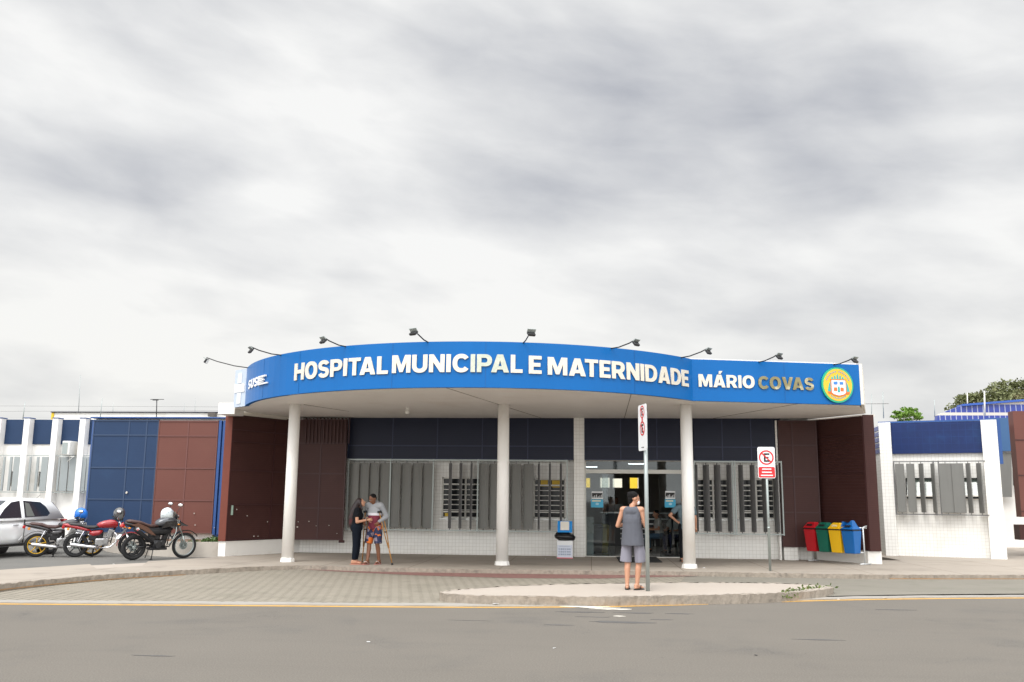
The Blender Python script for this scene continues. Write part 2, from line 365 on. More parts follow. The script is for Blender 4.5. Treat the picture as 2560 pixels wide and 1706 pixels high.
K = [(-30, 13.2), (-10.3, 14.75), (-10.45, 15.6), (-10.30, 16.5), (-9.83, 17.95), (-8.99, 19.18), (-7.9, 20.6), (-7.13, 21.35), (-6.4, 21.42), (-5.28, 21.1), (-3.44, 21.1), (-.72, 21.2), (1.97, 21.42), (5.13, 21.4), (6.27, 21.4), (9.74, 22.05), (16, 23.2), (40, 28)]
Kv = smoothline([Vector(p) for p in K])
lane_pts = [(p.x, p.y) for p in offset(YL, .28)]
def zl(y): return .012 + .0072 * (y - 14.5)
b = B(); b.face([(x, y, zl(y)) for x, y in lane_pts + [(40, 30), (-9, 23.5), (-14, 19), (-60, 15)]]); struct('drive_lane', b, lane_m)
pv = [p for p in lane_pts if -14 < p[0] < 1.2]
b = B(); b.face([(x, y, zl(y) + .004) for x, y in pv + [(1.6, 18.5), (2.2, 21.9), (-8, 22.2), (-10.6, 18)]]); struct('paver_driveway', b, paver_m)
RB = [(-7.6, 21.85), (-6.8, 21.45), (-5.79, 21.0), (-3.8, 20.35), (-1.75, 20.1), (.17, 20.35), (1.99, 21.2), (2.6, 21.5), (2.6, 21.8), (-7.6, 21.9)]
b = B(); b.face([(x, y, zl(y) + .008) for x, y in RB]); struct('red_paver_band', b, red_paver)
back = [(-8.6, 22), (-9.84, 24.09), (-10.8, 22.06), (-10.22, 20.61), (-10.75, 19.61), (-11.62, 20.88), (-12.48, 18.88), (-30, 15.6)]
kk = [(p.x, p.y) for p in offset(Kv, .10)]
b = B(); b.slab(kk + [(40, 45), (10, 45), (8.6, 36), (8.6, 27.05), (-9.7, 27.05)] + back[1:], .02, .15); struct('sidewalk', b, sidewalk_m)
b = B(); b.slab([(-10.8, 22.06), (-10.22, 20.61), (-10.75, 19.61), (-11.62, 20.88)], .02, .118); struct('sidewalk_ramp', b, island_m)
b = B(); ribbon(b, resample(Kv, .07), 0., .085, -.01, .153); bmesh.ops.remove_doubles(b.b, verts=b.b.verts, dist=.001); o = struct('kerb', b, kerb_m); jitter(o, .010, 5)
b = B(); b.face([(x, y, .1) for x, y in [(-9.7, 24.2), (-10.9, 22.1), (-11.7, 20.8), (-12.4, 18.8), (-30, 15.4), (-70, 12), (-70, 32), (-9.7, 32)]]); struct('parking_lot', b, parking_m)
IS = [(-2.6, 15.85), (-2.3, 15.5), (-1.7, 15.42), (-.6, 15.48), (.2, 15.62), (1.13, 15.93), (2.0, 16.25), (2.82, 16.55), (3.33, 16.85), (3.95, 17.35), (4.4, 17.9), (4.5, 18.3), (4.2, 18.66), (3.28, 18.81), (2.3, 18.68), (1.23, 18.41), (.3, 18.1), (-.6, 17.75), (-1.4, 17.3), (-2.0, 16.75), (-2.4, 16.3)]
isv = [Vector(p) for p in IS]; q = []
for i in range(len(isv)): q += [isv[i].lerp(isv[(i + 1) % len(isv)], .25), isv[i].lerp(isv[(i + 1) % len(isv)], .75)]
b = B(); b.slab(q, .0, .152); struct('traffic_island', b, island_m)
b = B(); ribbon(b, resample(q + [q[0]], .07), -.04, .05, -.01, .156); bmesh.ops.remove_doubles(b.b, verts=b.b.verts, dist=.001); o = struct('island_kerb', b, kerb_m); jitter(o, .011, 8)
def blob(b, c, rx, ry, z, n=16, seed=0, h=.004):
    r = random.Random(seed)
    b.slab([(c[0] + rx * r.uniform(.6, 1.2) * math.cos(2 * math.pi * i / n), c[1] + ry * r.uniform(.5, 1.3) * math.sin(2 * math.pi * i / n)) for i in range(n)], z, z + h)
b = B(); c = atz(1475, 1519, 0); blob(b, c, .42, .10, .005, seed=2); c = atz(1525, 1524, 0); blob(b, c, .34, .07, .005, 18, seed=5); c = atz(1548, 1542, 0); blob(b, c, .09, .035, .005, seed=6)
struct('white_road_paint_splash', b, white_mark)
b = B()
for k_, (u, v, rx_, ry_) in enumerate(((1450, 1531, .34, .07), (1590, 1533, .30, .08), (1555, 1556, .42, .11), (1395, 1563, .2, .05), (1700, 1535, .22, .05), (1655, 1550, .16, .04), (1180, 1552, .3, .012), (2240, 1525, .3, .05), (1480, 1543, .3, .03), (380, 1640, .25, .03), (2050, 1600, .3, .04))): blob(b, atz(u, v, 0), rx_, ry_, .001, 18, 20 + k_, .002)
struct('road_patches', b, mat('road_patch', (.088, .084, .080), .85, var=.2, nscale=8, bump=.4, bscale=120))
# ------------------------------------------------------------------ hospital building
FY = 26.7
bld = thing('hospital_building', 'white tiled single storey hospital front under a curved blue sign canopy', 'hospital', (-1.5, FY, .15), world=True)
def fx(u, v=1250, Y_=FY): return aty(u, v, Y_).x
def fz(u, v, Y_=FY): return aty(u, v, Y_).z
def wall_with_holes(b, x0, x1, z0, z1, y0, y1, holes):
    """wall between x0..x1 with rectangular openings (hx0,hx1,hz0,hz1) sorted by x"""
    x = x0
    for (a, c, d, e) in sorted(holes):
        b.bb(x, a, y0, y1, z0, z1)
        if d > z0: b.bb(a, c, y0, y1, z0, d)
        if e < z1: b.bb(a, c, y0, y1, e, z1)
        x = c
    b.bb(x, x1, y0, y1, z0, z1)
TOPZ = 4.09
wins = [(1104.6, 1222, 1194, 1296), (1334, 1413, 1197, 1297), (1742, 1826, 1197, 1298), (1846, 1937, 1197, 1298)]
W = [(fx(a, 1245), fx(c, 1245), fz((a + c) / 2, e), fz((a + c) / 2, d)) for (a, c, d, e) in wins]
DX0, DX1 = fx(1463, 1300), fx(1736, 1300)
DZ1 = 2.90
b = B(); wall_with_holes(b, -8.6, 6.15, .15, TOPZ, FY, FY + .2, W + [(DX0, DX1, .15, DZ1)]); b.build('wall', white_tile, bld)
px0, px1 = fx(1435.5, 1280), fx(1461.5, 1280)
b = B(); b.bb(px0, px1, FY - .28, FY - .002, .15, TOPZ - .02); b.build('pillar', white_tile, bld)
# navy screens above
def screen(b, x0, x1, z0, z1, y, nx, nz, th=.05, fr=.03):
    b.mi = 0; b.bb(x0, x1, y, y + th, z0, z1)
    b.mi = 1
    for i in range(nx + 1): xx = x0 + (x1 - x0) * i / nx; b.bb(xx - fr / 2, xx + fr / 2, y - .008, y - .001, z0, z1)
    for k in (range(nz + 1) if isinstance(nz, int) else nz): zc = z0 + (z1 - z0) * (k / nz if isinstance(nz, int) else k); b.bb(x0, x1, y - .012, y - .009, zc - fr / 2, zc + fr / 2)
navy_line = mat('navy_joint', (.022, .030, .075), .5)
xl = fx(876, 1100); nb = 2.87
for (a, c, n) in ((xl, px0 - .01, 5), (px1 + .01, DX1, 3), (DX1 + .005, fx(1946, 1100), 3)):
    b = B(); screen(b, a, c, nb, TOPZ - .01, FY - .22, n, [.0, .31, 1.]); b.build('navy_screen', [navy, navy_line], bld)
# louvres
LY = FY - .33
def blade(parent, uc, app, z0=.90, z1=2.74, open_=False, Y_=LY, xf=None, wid=.29, sgn=1):
    x = xf(uc) if xf else fx(uc, 1240, Y_)
    w = app * 26.6 / FPX
    th = math.acos(max(.12, min(1, (w - .012) / wid))) * sgn
    bb_ = B(); N = 6
    for k in range(N):
        t0, t1 = -.5 + k / N, -.5 + (k + 1) / N
        def P(t, off): 
            c_ = .035 * (1 - 4 * t * t) + off
            return (x + wid * t * math.cos(th) - c_ * math.sin(th), Y_ - wid * t * math.sin(th) - c_ * math.cos(th))
        a, c, d, e = P(t0, 0), P(t1, 0), P(t1, -.012), P(t0, -.012)
        bb_.slab([a, c, d, e], z0, z1)
    bb_.tube([(x, Y_, z0 - .05), (x, Y_, z0 + .001)], .012, 6); bb_.tube([(x, Y_, z1 - .001), (x, Y_, z1 + .06)], .012, 6)
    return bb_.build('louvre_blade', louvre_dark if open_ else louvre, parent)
def louvre_frame(x0, x1, verts, z0=.84, z1=2.83, Y_=LY, parent=bld, r=.018):
    b = B()
    b.bb(x0, x1, Y_ - r, Y_ + r, z1 - .02, z1 + .02); b.bb(x0, x1, Y_ - r, Y_ + r, z0 - .015, z0 + .015)
    for x in verts: b.bb(x - r, x + r, Y_ - r - .004, Y_ + r + .004, z0 - .03, z1 + .025)
    for x in verts:
        for z in (z0, z1): b.bb(x - .01, x + .01, Y_, FY + .01 if Y_ == LY else Y_ + .3, z - .01, z + .01)
    return b.build('louvre_frame', galv, parent)
fL = louvre_frame(fx(869, 1240, LY), fx(1418, 1240, LY), [fx(u, 1240, LY) for u in (869, 974.5, 1082, 1194, 1256, 1418)])
closed = [884, 909, 934, 960, 988, 1015, 1042, 1068, 1209, 1235.5, 1262, 1290, 1321]
for u in closed: blade(fL, u, 25.5)
for u, a in ((1125, 11), (1151, 10), (1178, 7), (1347.5, 5), (1375, 5), (1402.5, 5)): blade(fL, u, a, open_=True)
fR = louvre_frame(fx(1738, 1240, LY), fx(1956, 1240, LY), [fx(u, 1240, LY) for u in (1738, 1833, 1839, 1956)])
for u, a in ((1741, 5), (1766, 13), (1794, 13), (1823, 8), (1853, 8), (1882, 8), (1911, 7), (1940, 8)): blade(fR, u, a, open_=True)
# windows with bars
int_yel = mat('window_yellow', (.7, .48, .06), .7)  # flat yellow blocks set just before the pane
for i, (x0, x1, z0, z1) in enumerate(W):
    b = B(); y0 = FY + .05
    b.bb(x0, x1, y0, y0 + .04, z1 - .04, z1); b.bb(x0, x1, y0, y0 + .04, z0, z0 + .04); b.bb(x0, x0 + .035, y0, y0 + .04, z0, z1); b.bb(x1 - .035, x1, y0, y0 + .04, z0, z1)
    xm = (x0 + x1) / 2; b.bb(xm - .025, xm + .025, y0 - .004, y0 + .044, z0, z1)
    H = z1 - z0
    for k, w in ((.155, .018), (.20, .012), (.33, .012), (.45, .012), (.57, .012), (.70, .012), (.83, .022)): b.bb(x0, x1, y0 - .02, y0 + .02, z0 + H * k - w, z0 + H * k + w)
    wf = b.build('window', frame_w, bld)
    b = B(); b.bb(x0 + .01, x1 - .01, y0 + .05, y0 + .06, z0, z1); b.build('pane', glass, wf)
    b = B(); b.bb(x0 - .05, x1 + .05, FY - .04, FY + .04, z0 - .045, z0 - .001); b.build('sill', steel, wf)
    if i in (0, 1):
        b = B()
        for (a, c, d, e) in ([(.06, .2, .04, .12)] if i == 0 else [(.22, .44, .80, .96), (.58, .9, .78, .96)]):
            b.bb(x0 + (x1 - x0) * a, x0 + (x1 - x0) * c, y0 + .045, y0 + .049, z0 + H * d, z0 + H * e)
        b.build('blind', int_yel, wf)
# entrance
b = B(); y0 = FY + .08
zt = fz(1600, 1152); zb = fz(1600, 1179)
b.bb(DX0, DX1, y0 - .04, y0 + .05, zt - .02, zt + .03); b.bb(DX0, DX1, y0 - .05, y0 + .06, zb - .06, zb + .05)
b.bb(DX0, DX0 + .03, y0, y0 + .04, .15, zt); b.bb(DX1 - .03, DX1, y0, y0 + .04, .15, zt); b.bb(DX0, DX1, FY - .05, FY + .3, .15, .165)
ent = b.build('entrance_frame', frame_w, bld)
clear = bpy.data.materials.new('clear_glass'); clear.use_nodes = True; t = clear.node_tree; t.nodes.clear(); h = G(t)
tr = h.n('ShaderNodeBsdfTransparent'); tr.inputs[0].default_value = (.74, .78, .79, 1); gl = h.n('ShaderNodeBsdfGlossy'); gl.inputs['Roughness'].default_value = .03
gl.inputs[0].default_value = (.85, .88, .9, 1); fr = h.n('ShaderNodeFresnel'); fr.inputs[0].default_value = 1.6; ms = h.n('ShaderNodeMixShader')
t.links.new(h.m('MULTIPLY', fr.outputs[0], .9), ms.inputs[0]); t.links.new(tr.outputs[0], ms.inputs[1]); t.links.new(gl.outputs[0], ms.inputs[2])
ou = h.n('ShaderNodeOutputMaterial'); t.links.new(ms.outputs[0], ou.inputs[0])
def pane(x0, x1, z0, z1, y, name='glass_panel', par=None):
    b = B(); b.bb(x0, x1, y, y + .012, z0, z1); return b.build(name, clear, par or bld)
pane(DX0 + .03, DX1 - .03, zb + .05, zt - .02, y0, 'transom_glass')
gx = [fx(1463), fx(1521), fx(1648), fx(1735)]
dl = pane(gx[0] + .03, gx[1], .17, zb - .06, y0, 'sliding_door'); dr = pane(gx[2], gx[3] - .03, .17, zb - .06, y0, 'sliding_door')
pane(fx(1505), fx(1537), .17, zb - .08, y0 + .08, 'sliding_door')
def sticker(par, u0, u1, v0, v1, v2):
    a, c = aty(u0, v0, y0), aty(u1, v1, y0)
    b = B(); b.mi = 0; b.bb(a.x, c.x, y0 - .006, y0 - .002, c.z, a.z); b.mi = 1; H = a.z - c.z; b.bb(a.x + .01, c.x - .01, y0 - .009, y0 - .0062, c.z + H * .18, a.z - H * .2)
    b.mi = 0
    for k in range(6): xx = a.x + .03 + (c.x - a.x - .07) * k / 5; b.bb(xx, xx + .018, y0 - .012, y0 - .0092, c.z + H * .2, c.z + H * (.36 + .2 * ((k * 7) % 3) / 2))
    b.build('door_notice', [sign_white, black_paint], par)
    z2 = aty(u0, v2, y0).z
    b = B(); b.mi = 0; b.bb(a.x - .02, c.x + .01, y0 - .006, y0 - .002, z2, c.z - .015); b.mi = 1; b.bb(a.x + .01, c.x - .06, y0 - .009, y0 - .0062, c.z - .075, c.z - .035)
    b.mi = 2; b.ell(((a.x + c.x) / 2, y0 - .008, (z2 + c.z) / 2 - .02), (.05, .004, .035)); b.build('blue_notice', [mat('notice_blue', (.05, .42, .66), .4), mat('notice_cream', (.75, .7, .5), .5), mat('notice_pale', (.4, .68, .8), .5)], par)
sticker(dl, 1479, 1507, 1229, 1248, 1269); sticker(dr, 1663, 1688, 1228, 1248, 1269)
# interior hall
ix0, ix1, iy1, iz1 = -1.6, 5.2, 38.0, 3.0
bw = [(1463, 1477, 1194, 1221), (1499, 1526, 1193, 1221), (1530, 1557, 1195, 1221), (1573, 1598, 1193, 1223)]
BW = [(aty(a, 1207, iy1).x, aty(c, 1207, iy1).x, aty(a, e, iy1).z, aty(a, d, iy1).z) for a, c, d, e in bw]
b = B(); wall_with_holes(b, ix0, ix1, .15, iz1, iy1, iy1 + .15, BW); b.bb(ix0 - .1, ix0, FY + .21, iy1, .15, iz1); b.bb(ix1, ix1 + .1, FY + .21, iy1, .15, iz1); b.build('interior_wall', int_wall, bld)
b = B(); b.bb(ix0 - .1, ix1 + .1, FY + .21, iy1 + .2, iz1 + .002, iz1 + .1); b.build('interior_ceiling', int_wall, bld)
b = B(); b.bb(ix0 - .1, ix1 + .1, FY + .2, iy1 + .15, .05, .155); b.build('interior_floor', int_floor, bld)
for (a, c, d, e) in BW:
    b = B(); b.bb(a, c, iy1 + .02, iy1 + .05, e - .03, e); b.bb(a, c, iy1 + .02, iy1 + .05, d, d + .03); b.bb(a, a + .03, iy1 + .02, iy1 + .05, d, e); b.bb(c - .03, c, iy1 + .02, iy1 + .05, d, e); b.build('rear_window_frame', frame_w, bld)
b = B(); b.slab([(-8.6, 26.92), (6.1, 26.92), (8.4, 29.5), (8.4, 39.5), (-13, 39.5), (-13, 31.6), (-10.5, 28)], 3.95, 4.12); b.build('roof', white_paint, bld)
for xa_, xb_ in ((-13, ix0 - .12), (ix1 + .12, 8.4)): b = B(); b.bb(xa_, xb_, 39.3, 39.5, .15, 3.94); b.build('rear_wall', white_paint, bld)
# seating rows and counter inside
b = B(); b.mi = 0; b.bb(.35, 2.9, 33.0, 33.6, .156, 1.28); b.mi = 1; b.bb(.3, 2.95, 32.9, 33.7, 1.285, 1.33)
for k in range(5): b.bb(1.0, 2.8, 32.95, 32.99, .4 + .17 * k, .44 + .17 * k)
ctr = b.build('reception_counter', [black_p, steel]); tag(ctr, 'dark reception counter with metal strips inside the entrance hall', 'counter')
lc = aty(1593, 1161, 31.)
for k, xx in enumerate((lc.x, lc.x - 1.6)):
    o = thing('ceiling_light', ('right', 'left')[k] + ' fluorescent tube fitting on the ceiling of the entrance hall', 'light', (xx, 31 + k * 3, iz1))
    b = B(); b.box((0, 0, -.03), (.62, .16, .05), None, .01); b.build('housing', frame_w, o)
    b = B(); b.box((0, 0, -.062), (.58, .10, .012)); b.build('tube', mat('tube_glow', (.9, .95, 1.), .4, emis=9.), o)
# canopy
CX, CY, CR = -2.897, 25.708, 6.644; CZ0, CZ1 = 4.048, 5.035
A0, A1 = -1.15, .918
P0, P1 = Vector((CX + CR * math.sin(.918), CY - CR * math.cos(.918))), Vector((6.50, 22.669))
arc = [Vector((CX + CR * math.sin(a), CY - CR * math.cos(a))) for a in [A0 + (A1 - A0) * i / 48 for i in range(49)]]
cap = Vector((-9.42, 23.38))
def arcp(s, z, off=0.):      # s metres measured from arc angle 0
    a = s / CR
    return Vector((CX + (CR + off) * math.sin(a), CY - (CR + off) * math.cos(a), z))
sd_ = (P1 - P0).normalized(); sn_ = Vector((sd_.y, -sd_.x))
def strp(s, z, off=0.): p = P0 + sd_ * s + sn_ * off; return Vector((p.x, p.y, z))
outline = [cap] + arc + [P1]
def band(b, pts, z0, z1, th):
    I = offset(pts, th)
    for i in range(len(pts) - 1): b.slab([pts[i], pts[i + 1], I[i + 1], I[i]], z0, z1)
b = B(); band(b, arc + [P1], CZ0, CZ1, .10); fas = b.build('fascia', fascia_blue, bld)
for p in fas.data.polygons: p.use_smooth = False
b = B(); band(b, [cap, arc[0]], CZ0, CZ1, .10); b.build('fascia_return', fascia_pale, bld)
b = B(); n0 = offset(outline, .10)
b.slab([p for p in n0] + [(7.25, 25.0), (6.1, 26.95), (-8.7, 26.95), (-9.75, 24.25)], CZ0 + .012, CZ0 + .16); b.build('canopy_soffit', soffit_m, bld)
inn = offset(outline, .11); inn[-1] = Vector((6.46, 22.74))
b = B(); b.slab(inn + [(7.2, 25.0), (6.1, 26.95), (-8.7, 26.95), (-9.7, 24.25)], CZ0 + .17, CZ0 + .55); b.build('canopy_roof', white_paint, bld)
# cream coping and right end return
b = B(); band(b, offset([P0 - sd_ * 1.0, P0, P1], .12)[1:], CZ1 - .35, CZ1 + .045, .12)
e0, e1 = P1 + Vector((.004, .0)), Vector((7.2, 25.0))
b.slab([P1 + Vector((.01, .02)), P1 + Vector((.09, .05)), Vector((7.28, 25.0)), Vector((7.18, 25.0))], CZ0 + .02, CZ1 + .03); b.build('canopy_coping', cream, bld)
# soffit joints and lamp
b = B(); jm = mat('soffit_joint', (.25, .22, .2), .8)
for (p, q_) in ((arcp(-.2, 0, -.1), Vector((-1.4, 26.6, 0))), (arcp(4.1, 0, -.1), Vector((.95, 26.6, 0))), (strp(2.7, 0, -.1), Vector((3.4, 26.6, 0))), (Vector((-7.3, 22.7, 0)), Vector((-6.6, 24.5, 0)))):
    d_ = (q_ - p).normalized(); nn = Vector((-d_.y, d_.x, 0)) * .007
    b.slab([p - nn, p + nn, q_ + nn, q_ - nn], CZ0 + .004, CZ0 + .0118)
b.build('soffit_joints', jm, bld)
# side beams over brown walls
b = B()
WL = [Vector((-9.80, 24.28)), Vector((-8.62, 26.68))]; WR = [Vector((7.26, 25.2)), Vector((6.14, 26.9))]
b.slab([WL[0], WL[1], WL[1] + Vector((-.46, 0)), WL[0] + Vector((-.2, 0))], 3.955, CZ0 + .010)
b.build('side_beam', cream, bld); b = B(); b.slab([WR[0], WR[1], WR[1] + Vector((.4, 0)), WR[0] + Vector((.30, 0))], 4.0, CZ0 + .010)
b.build('side_beam', cream, bld)
b = B(); b.bb(-9.93, -9.48, 23.62, 24.27, 3.90, CZ0 + .15); b.build('beam_end', white_paint, bld)
# columns
for (u, v, r) in ((718, 1407, .148), (1255, 1415, .150), (1724, 1421.5, .150)):
    c = atz(u, v, .15); c.y = 22.68 if abs(c.y - 22.6) < .4 else c.y; x = aty(u, v, c.y).x
    b = B(); b.tube([(x, c.y, .24), (x, c.y, CZ0 + .011)], [r, r * .945], 40)
    b.tube([(x, c.y, .149), (x, c.y, .235), (x, c.y, .25)], [r * 1.24, r * 1.17, r * 1.02], 8, sm=False); b.build('column', column_white, bld)
# ---- letters
def stroke(path, w):
    P = [Vector(p) for p in path]; Lf, Rt = [], []
    for i, p in enumerate(P):
        t = (P[min(i + 1, len(P) - 1)] - P[max(i - 1, 0)]).normalized(); n_ = Vector((-t.y, t.x)) * w / 2; Lf.append(p + n_); Rt.append(p - n_)
    return Lf + Rt[::-1]
def earc(cx, cy, rx, ry, a0, a1, n=18, p=2.25):
    out = []
    for i in range(n + 1):
        a = R(a0 + (a1 - a0) * i / n); c_, s_ = math.cos(a), math.sin(a); q = (abs(c_) ** p + abs(s_) ** p) ** (-1 / p); out.append((cx + rx * c_ * q, cy + ry * s_ * q))
    return out
S_, T_ = .228, .195
def glyph(ch):
    s_, t_ = S_, T_
    if ch == 'H': w = .80; return w, [[(0, 0), (s_, 0), (s_, .39), (w - s_, .39), (w - s_, 0), (w, 0), (w, 1), (w - s_, 1), (w - s_, .61), (s_, .61), (s_, 1), (0, 1)]]
    if ch == 'I': return s_, [[(0, 0), (s_, 0), (s_, 1), (0, 1)]]
    if ch == 'L': return .60, [[(0, 0), (.60, 0), (.60, t_), (s_, t_), (s_, 1), (0, 1)]]
    if ch == 'T': w = .72; m_ = (w - s_) / 2; return w, [[(m_, 0), (m_ + s_, 0), (m_ + s_, 1 - t_), (w, 1 - t_), (w, 1), (0, 1), (0, 1 - t_), (m_, 1 - t_)]]
    if ch == 'E': w = .62; return w, [[(0, 0), (w, 0), (w, t_), (s_, t_), (s_, .395), (w - .06, .395), (w - .06, .605), (s_, .605), (s_, 1 - t_), (w, 1 - t_), (w, 1), (0, 1)]]
    if ch == 'N': w = .80; return w, [[(0, 0), (s_ - .01, 0), (s_ - .01, .56), (w - s_, 0), (w, 0), (w, 1), (w - s_ + .01, 1), (w - s_ + .01, .44), (s_, 1), (0, 1)]]
    if ch == 'M': w = 1.0; return w, [[(0, 0), (.225, 0), (.225, .60), (.41, .04), (.59, .04), (w - .225, .60), (w - .225, 0), (w, 0), (w, 1), (w - .30, 1), (.5, .42), (.30, 1), (0, 1)]]
    if ch in 'AÁ':
        w = .90; lo = [[(0, 0), (.265, 0), (.315, .16), (w - .315, .16), (w - .265, 0), (w, 0), (w - .30, 1), (.30, 1)], [(.375, .35), (w - .375, .35), (.45, .68)]]
        if ch == 'Á': lo.append([(.40, 1.07), (.55, 1.07), (.70, 1.30), (.46, 1.30)])
        return w, lo
    if ch == 'V': w = .88; return w, [[(.29, 0), (w - .29, 0), (w, 1), (w - .265, 1), (.44, .36), (.265, 1), (0, 1)]]
    if ch == 'O': w = .90; return w, [earc(w / 2, .5, w / 2, .515, 0, 360, 36)[:-1], earc(w / 2, .5, w / 2 - .245, .30, 0, 360, 30, 2.1)[:-1]]
    if ch == 'D': w = .82; return w, [[(0, 0)] + earc(.33, .5, w - .33, .5, -90, 90, 22) + [(0, 1)], [(s_, t_)] + earc(.33, .5, w - .33 - s_, .5 - t_, -90, 90, 18) + [(s_, 1 - t_)]]
    if ch in 'PR':
        w = .76; lo = [[(s_, .33 if ch == 'P' else .32), (.40, .33)] + earc(.42, .665, w - .42, .335, -90, 90, 18) + [(0, 1), (0, 0), (s_, 0)], [(s_, .53)] + earc(.40, .665, .13, .135, -90, 90, 12) + [(s_, .80)]]
        if ch == 'R': w = .80; lo[0] = [(s_, 0), (s_, .32), (.34, .32), (.515, 0), (w, 0), (.60, .375)] + earc(.42, .675, .34, .325, -55, 90, 16) + [(0, 1), (0, 0)]
        return w, lo
    if ch == 'C': return .83, [stroke(earc(.45, .5, .325, .40, 38, 322, 34), .235)]
    if ch == 'U': w = .80; return w, [[(0, 1)] + earc(w / 2, .38, w / 2, .395, 180, 360, 22) + [(w, 1), (w - s_, 1)] + earc(w / 2, .38, w / 2 - s_, .175, 360, 180, 16) + [(s_, 1)]]
    if ch == 'S': return .74, [stroke(earc(.37, .705, .255, .195, 18, 268, 22, 2.2) + earc(.37, .295, .255, .195, 88, -162, 22, 2.2), .222)]
    return .3, []
def glyph_mesh(loops):
    cu = bpy.data.curves.new('t', 'CURVE'); cu.dimensions = '2D'; cu.fill_mode = 'BOTH'; cu.extrude = .5
    for lp in loops:
        sp_ = cu.splines.new('POLY'); sp_.points.add(len(lp) - 1); sp_.use_cyclic_u = True
        for p, q in zip(sp_.points, lp): p.co = (q[0], q[1], 0, 1)
    o = bpy.data.objects.new('t', cu); col.objects.link(o); dg = bpy.context.evaluated_depsgraph_get()
    me = bpy.data.meshes.new_from_object(o.evaluated_get(dg)); bpy.data.objects.remove(o); bpy.data.curves.remove(cu)
    return me
def letters(word, s0, s1, z0, H, fn, mats, parent=None, depth=.024, shear=0., names='letter', gap=.085):
    x = 0; items = []
    for i, ch in enumerate(word):
        w, lo = glyph(ch); k = gap
        if i and (word[i - 1] + ch) in ('TA', 'AT', 'AV', 'VA', 'PA'): k = -.045
        if i: x += k
        items.append((x, ch, lo)); x += w
    ks = (s1 - s0) / x
    for i, (xo, ch, lo) in enumerate(items):
        me = glyph_mesh(lo); m = mats[i] if isinstance(mats, (list, tuple)) else mats
        for v in me.vertices:
            a_, b_, c_ = v.co; v.co = fn(s0 + (a_ + xo + shear * b_) * ks, z0 + b_ * H, .006 + (c_ + .5) * depth)
        me.materials.clear(); me.materials.append(m); me.update()
        me.name = names; o = bpy.data.objects.new(names, me); col.objects.link(o); o.parent = parent or fas
letters('HOSPITAL', -.622 * CR, -.221 * CR, 4.358, .388, arcp, gold)
letters('MUNICIPAL', -.2065 * CR, .219 * CR, 4.370, .385, arcp, [gold] * 5 + [silver_worn] * 3 + [gold])
letters('E', .239 * CR, .281 * CR, 4.362, .385, arcp, gold)
letters('MATERNIDADE', .301 * CR, .888 * CR, 4.352, .382, arcp, gold)
letters('MÁRIO', .145, 1.535, 4.378, .300, strp, gold)
letters('COVAS', 1.628, 3.036, 4.372, .300, strp, gold_mirror)
letters('SUS', -1.045 * CR, -.905 * CR, 4.40, .225, arcp, sign_white, shear=.10, gap=.14, depth=.015)
b = B()
for (s0, s1, z0, z1) in ((-.885, -.815, 4.575, 4.615), (-.878, -.84, 4.535, 4.56), (-.885, -.83, 4.49, 4.52), (-.885, -.84, 4.445, 4.47), (-.885, -.80, 4.395, 4.43), (-.888, -.872, 4.395, 4.61)):
    N = 4
    for k in range(N):
        a, c = s0 * CR + (s1 - s0) * CR * k / N, s0 * CR + (s1 - s0) * CR * (k + 1) / N
        b.poly([arcp(a, z0, .013), arcp(c, z0, .013), arcp(c, z1, .013), arcp(a, z1, .013)], (arcp((a + c) / 2, z0, .05) - arcp((a + c) / 2, z0, .013)))
b.build('sign_mark', sign_white, fas)
seam = mat('seam_blue', (.0, .085, .29), .5)
for s_q in (-.85 * CR, -.60 * CR, -.208 * CR, .10 * CR, .62 * CR): b = B(); b.poly([arcp(s_q, CZ0 + .01, .0015), arcp(s_q + .008, CZ0 + .01, .0015), arcp(s_q + .008, CZ1 - .01, .0015), arcp(s_q, CZ1 - .01, .0015)], arcp(s_q, 0, .004) - arcp(s_q, 0, .0015)); b.build('panel_seam', seam, fas)
b = B(); b.poly([strp(2.3, CZ0 + .01, .0015), strp(2.308, CZ0 + .01, .0015), strp(2.308, CZ1 - .01, .0015), strp(2.3, CZ1 - .01, .0015)], strp(0, 0, .004) - strp(0, 0, .0015)); b.build('panel_seam', seam, fas)
# cross blocks on the pale return
cd = (arc[0] - cap).normalized(); cn = Vector((cd.y, -cd.x))
b = B(); LW = (arc[0] - cap).length
for (s0, s1, z0, z1) in ((.30, .62, 4.12, 4.42), (.30, .62, 4.66, 4.94), (.05, .92, 4.42, 4.66)):
    p, q_ = cap + cd * s0 * LW, cap + cd * s1 * LW
    b.slab([p + cn * .004, q_ + cn * .004, q_ + cn * .02, p + cn * .02], z0 + .01, z1 - .01)
b.build('cross_emblem', sign_white, fas)
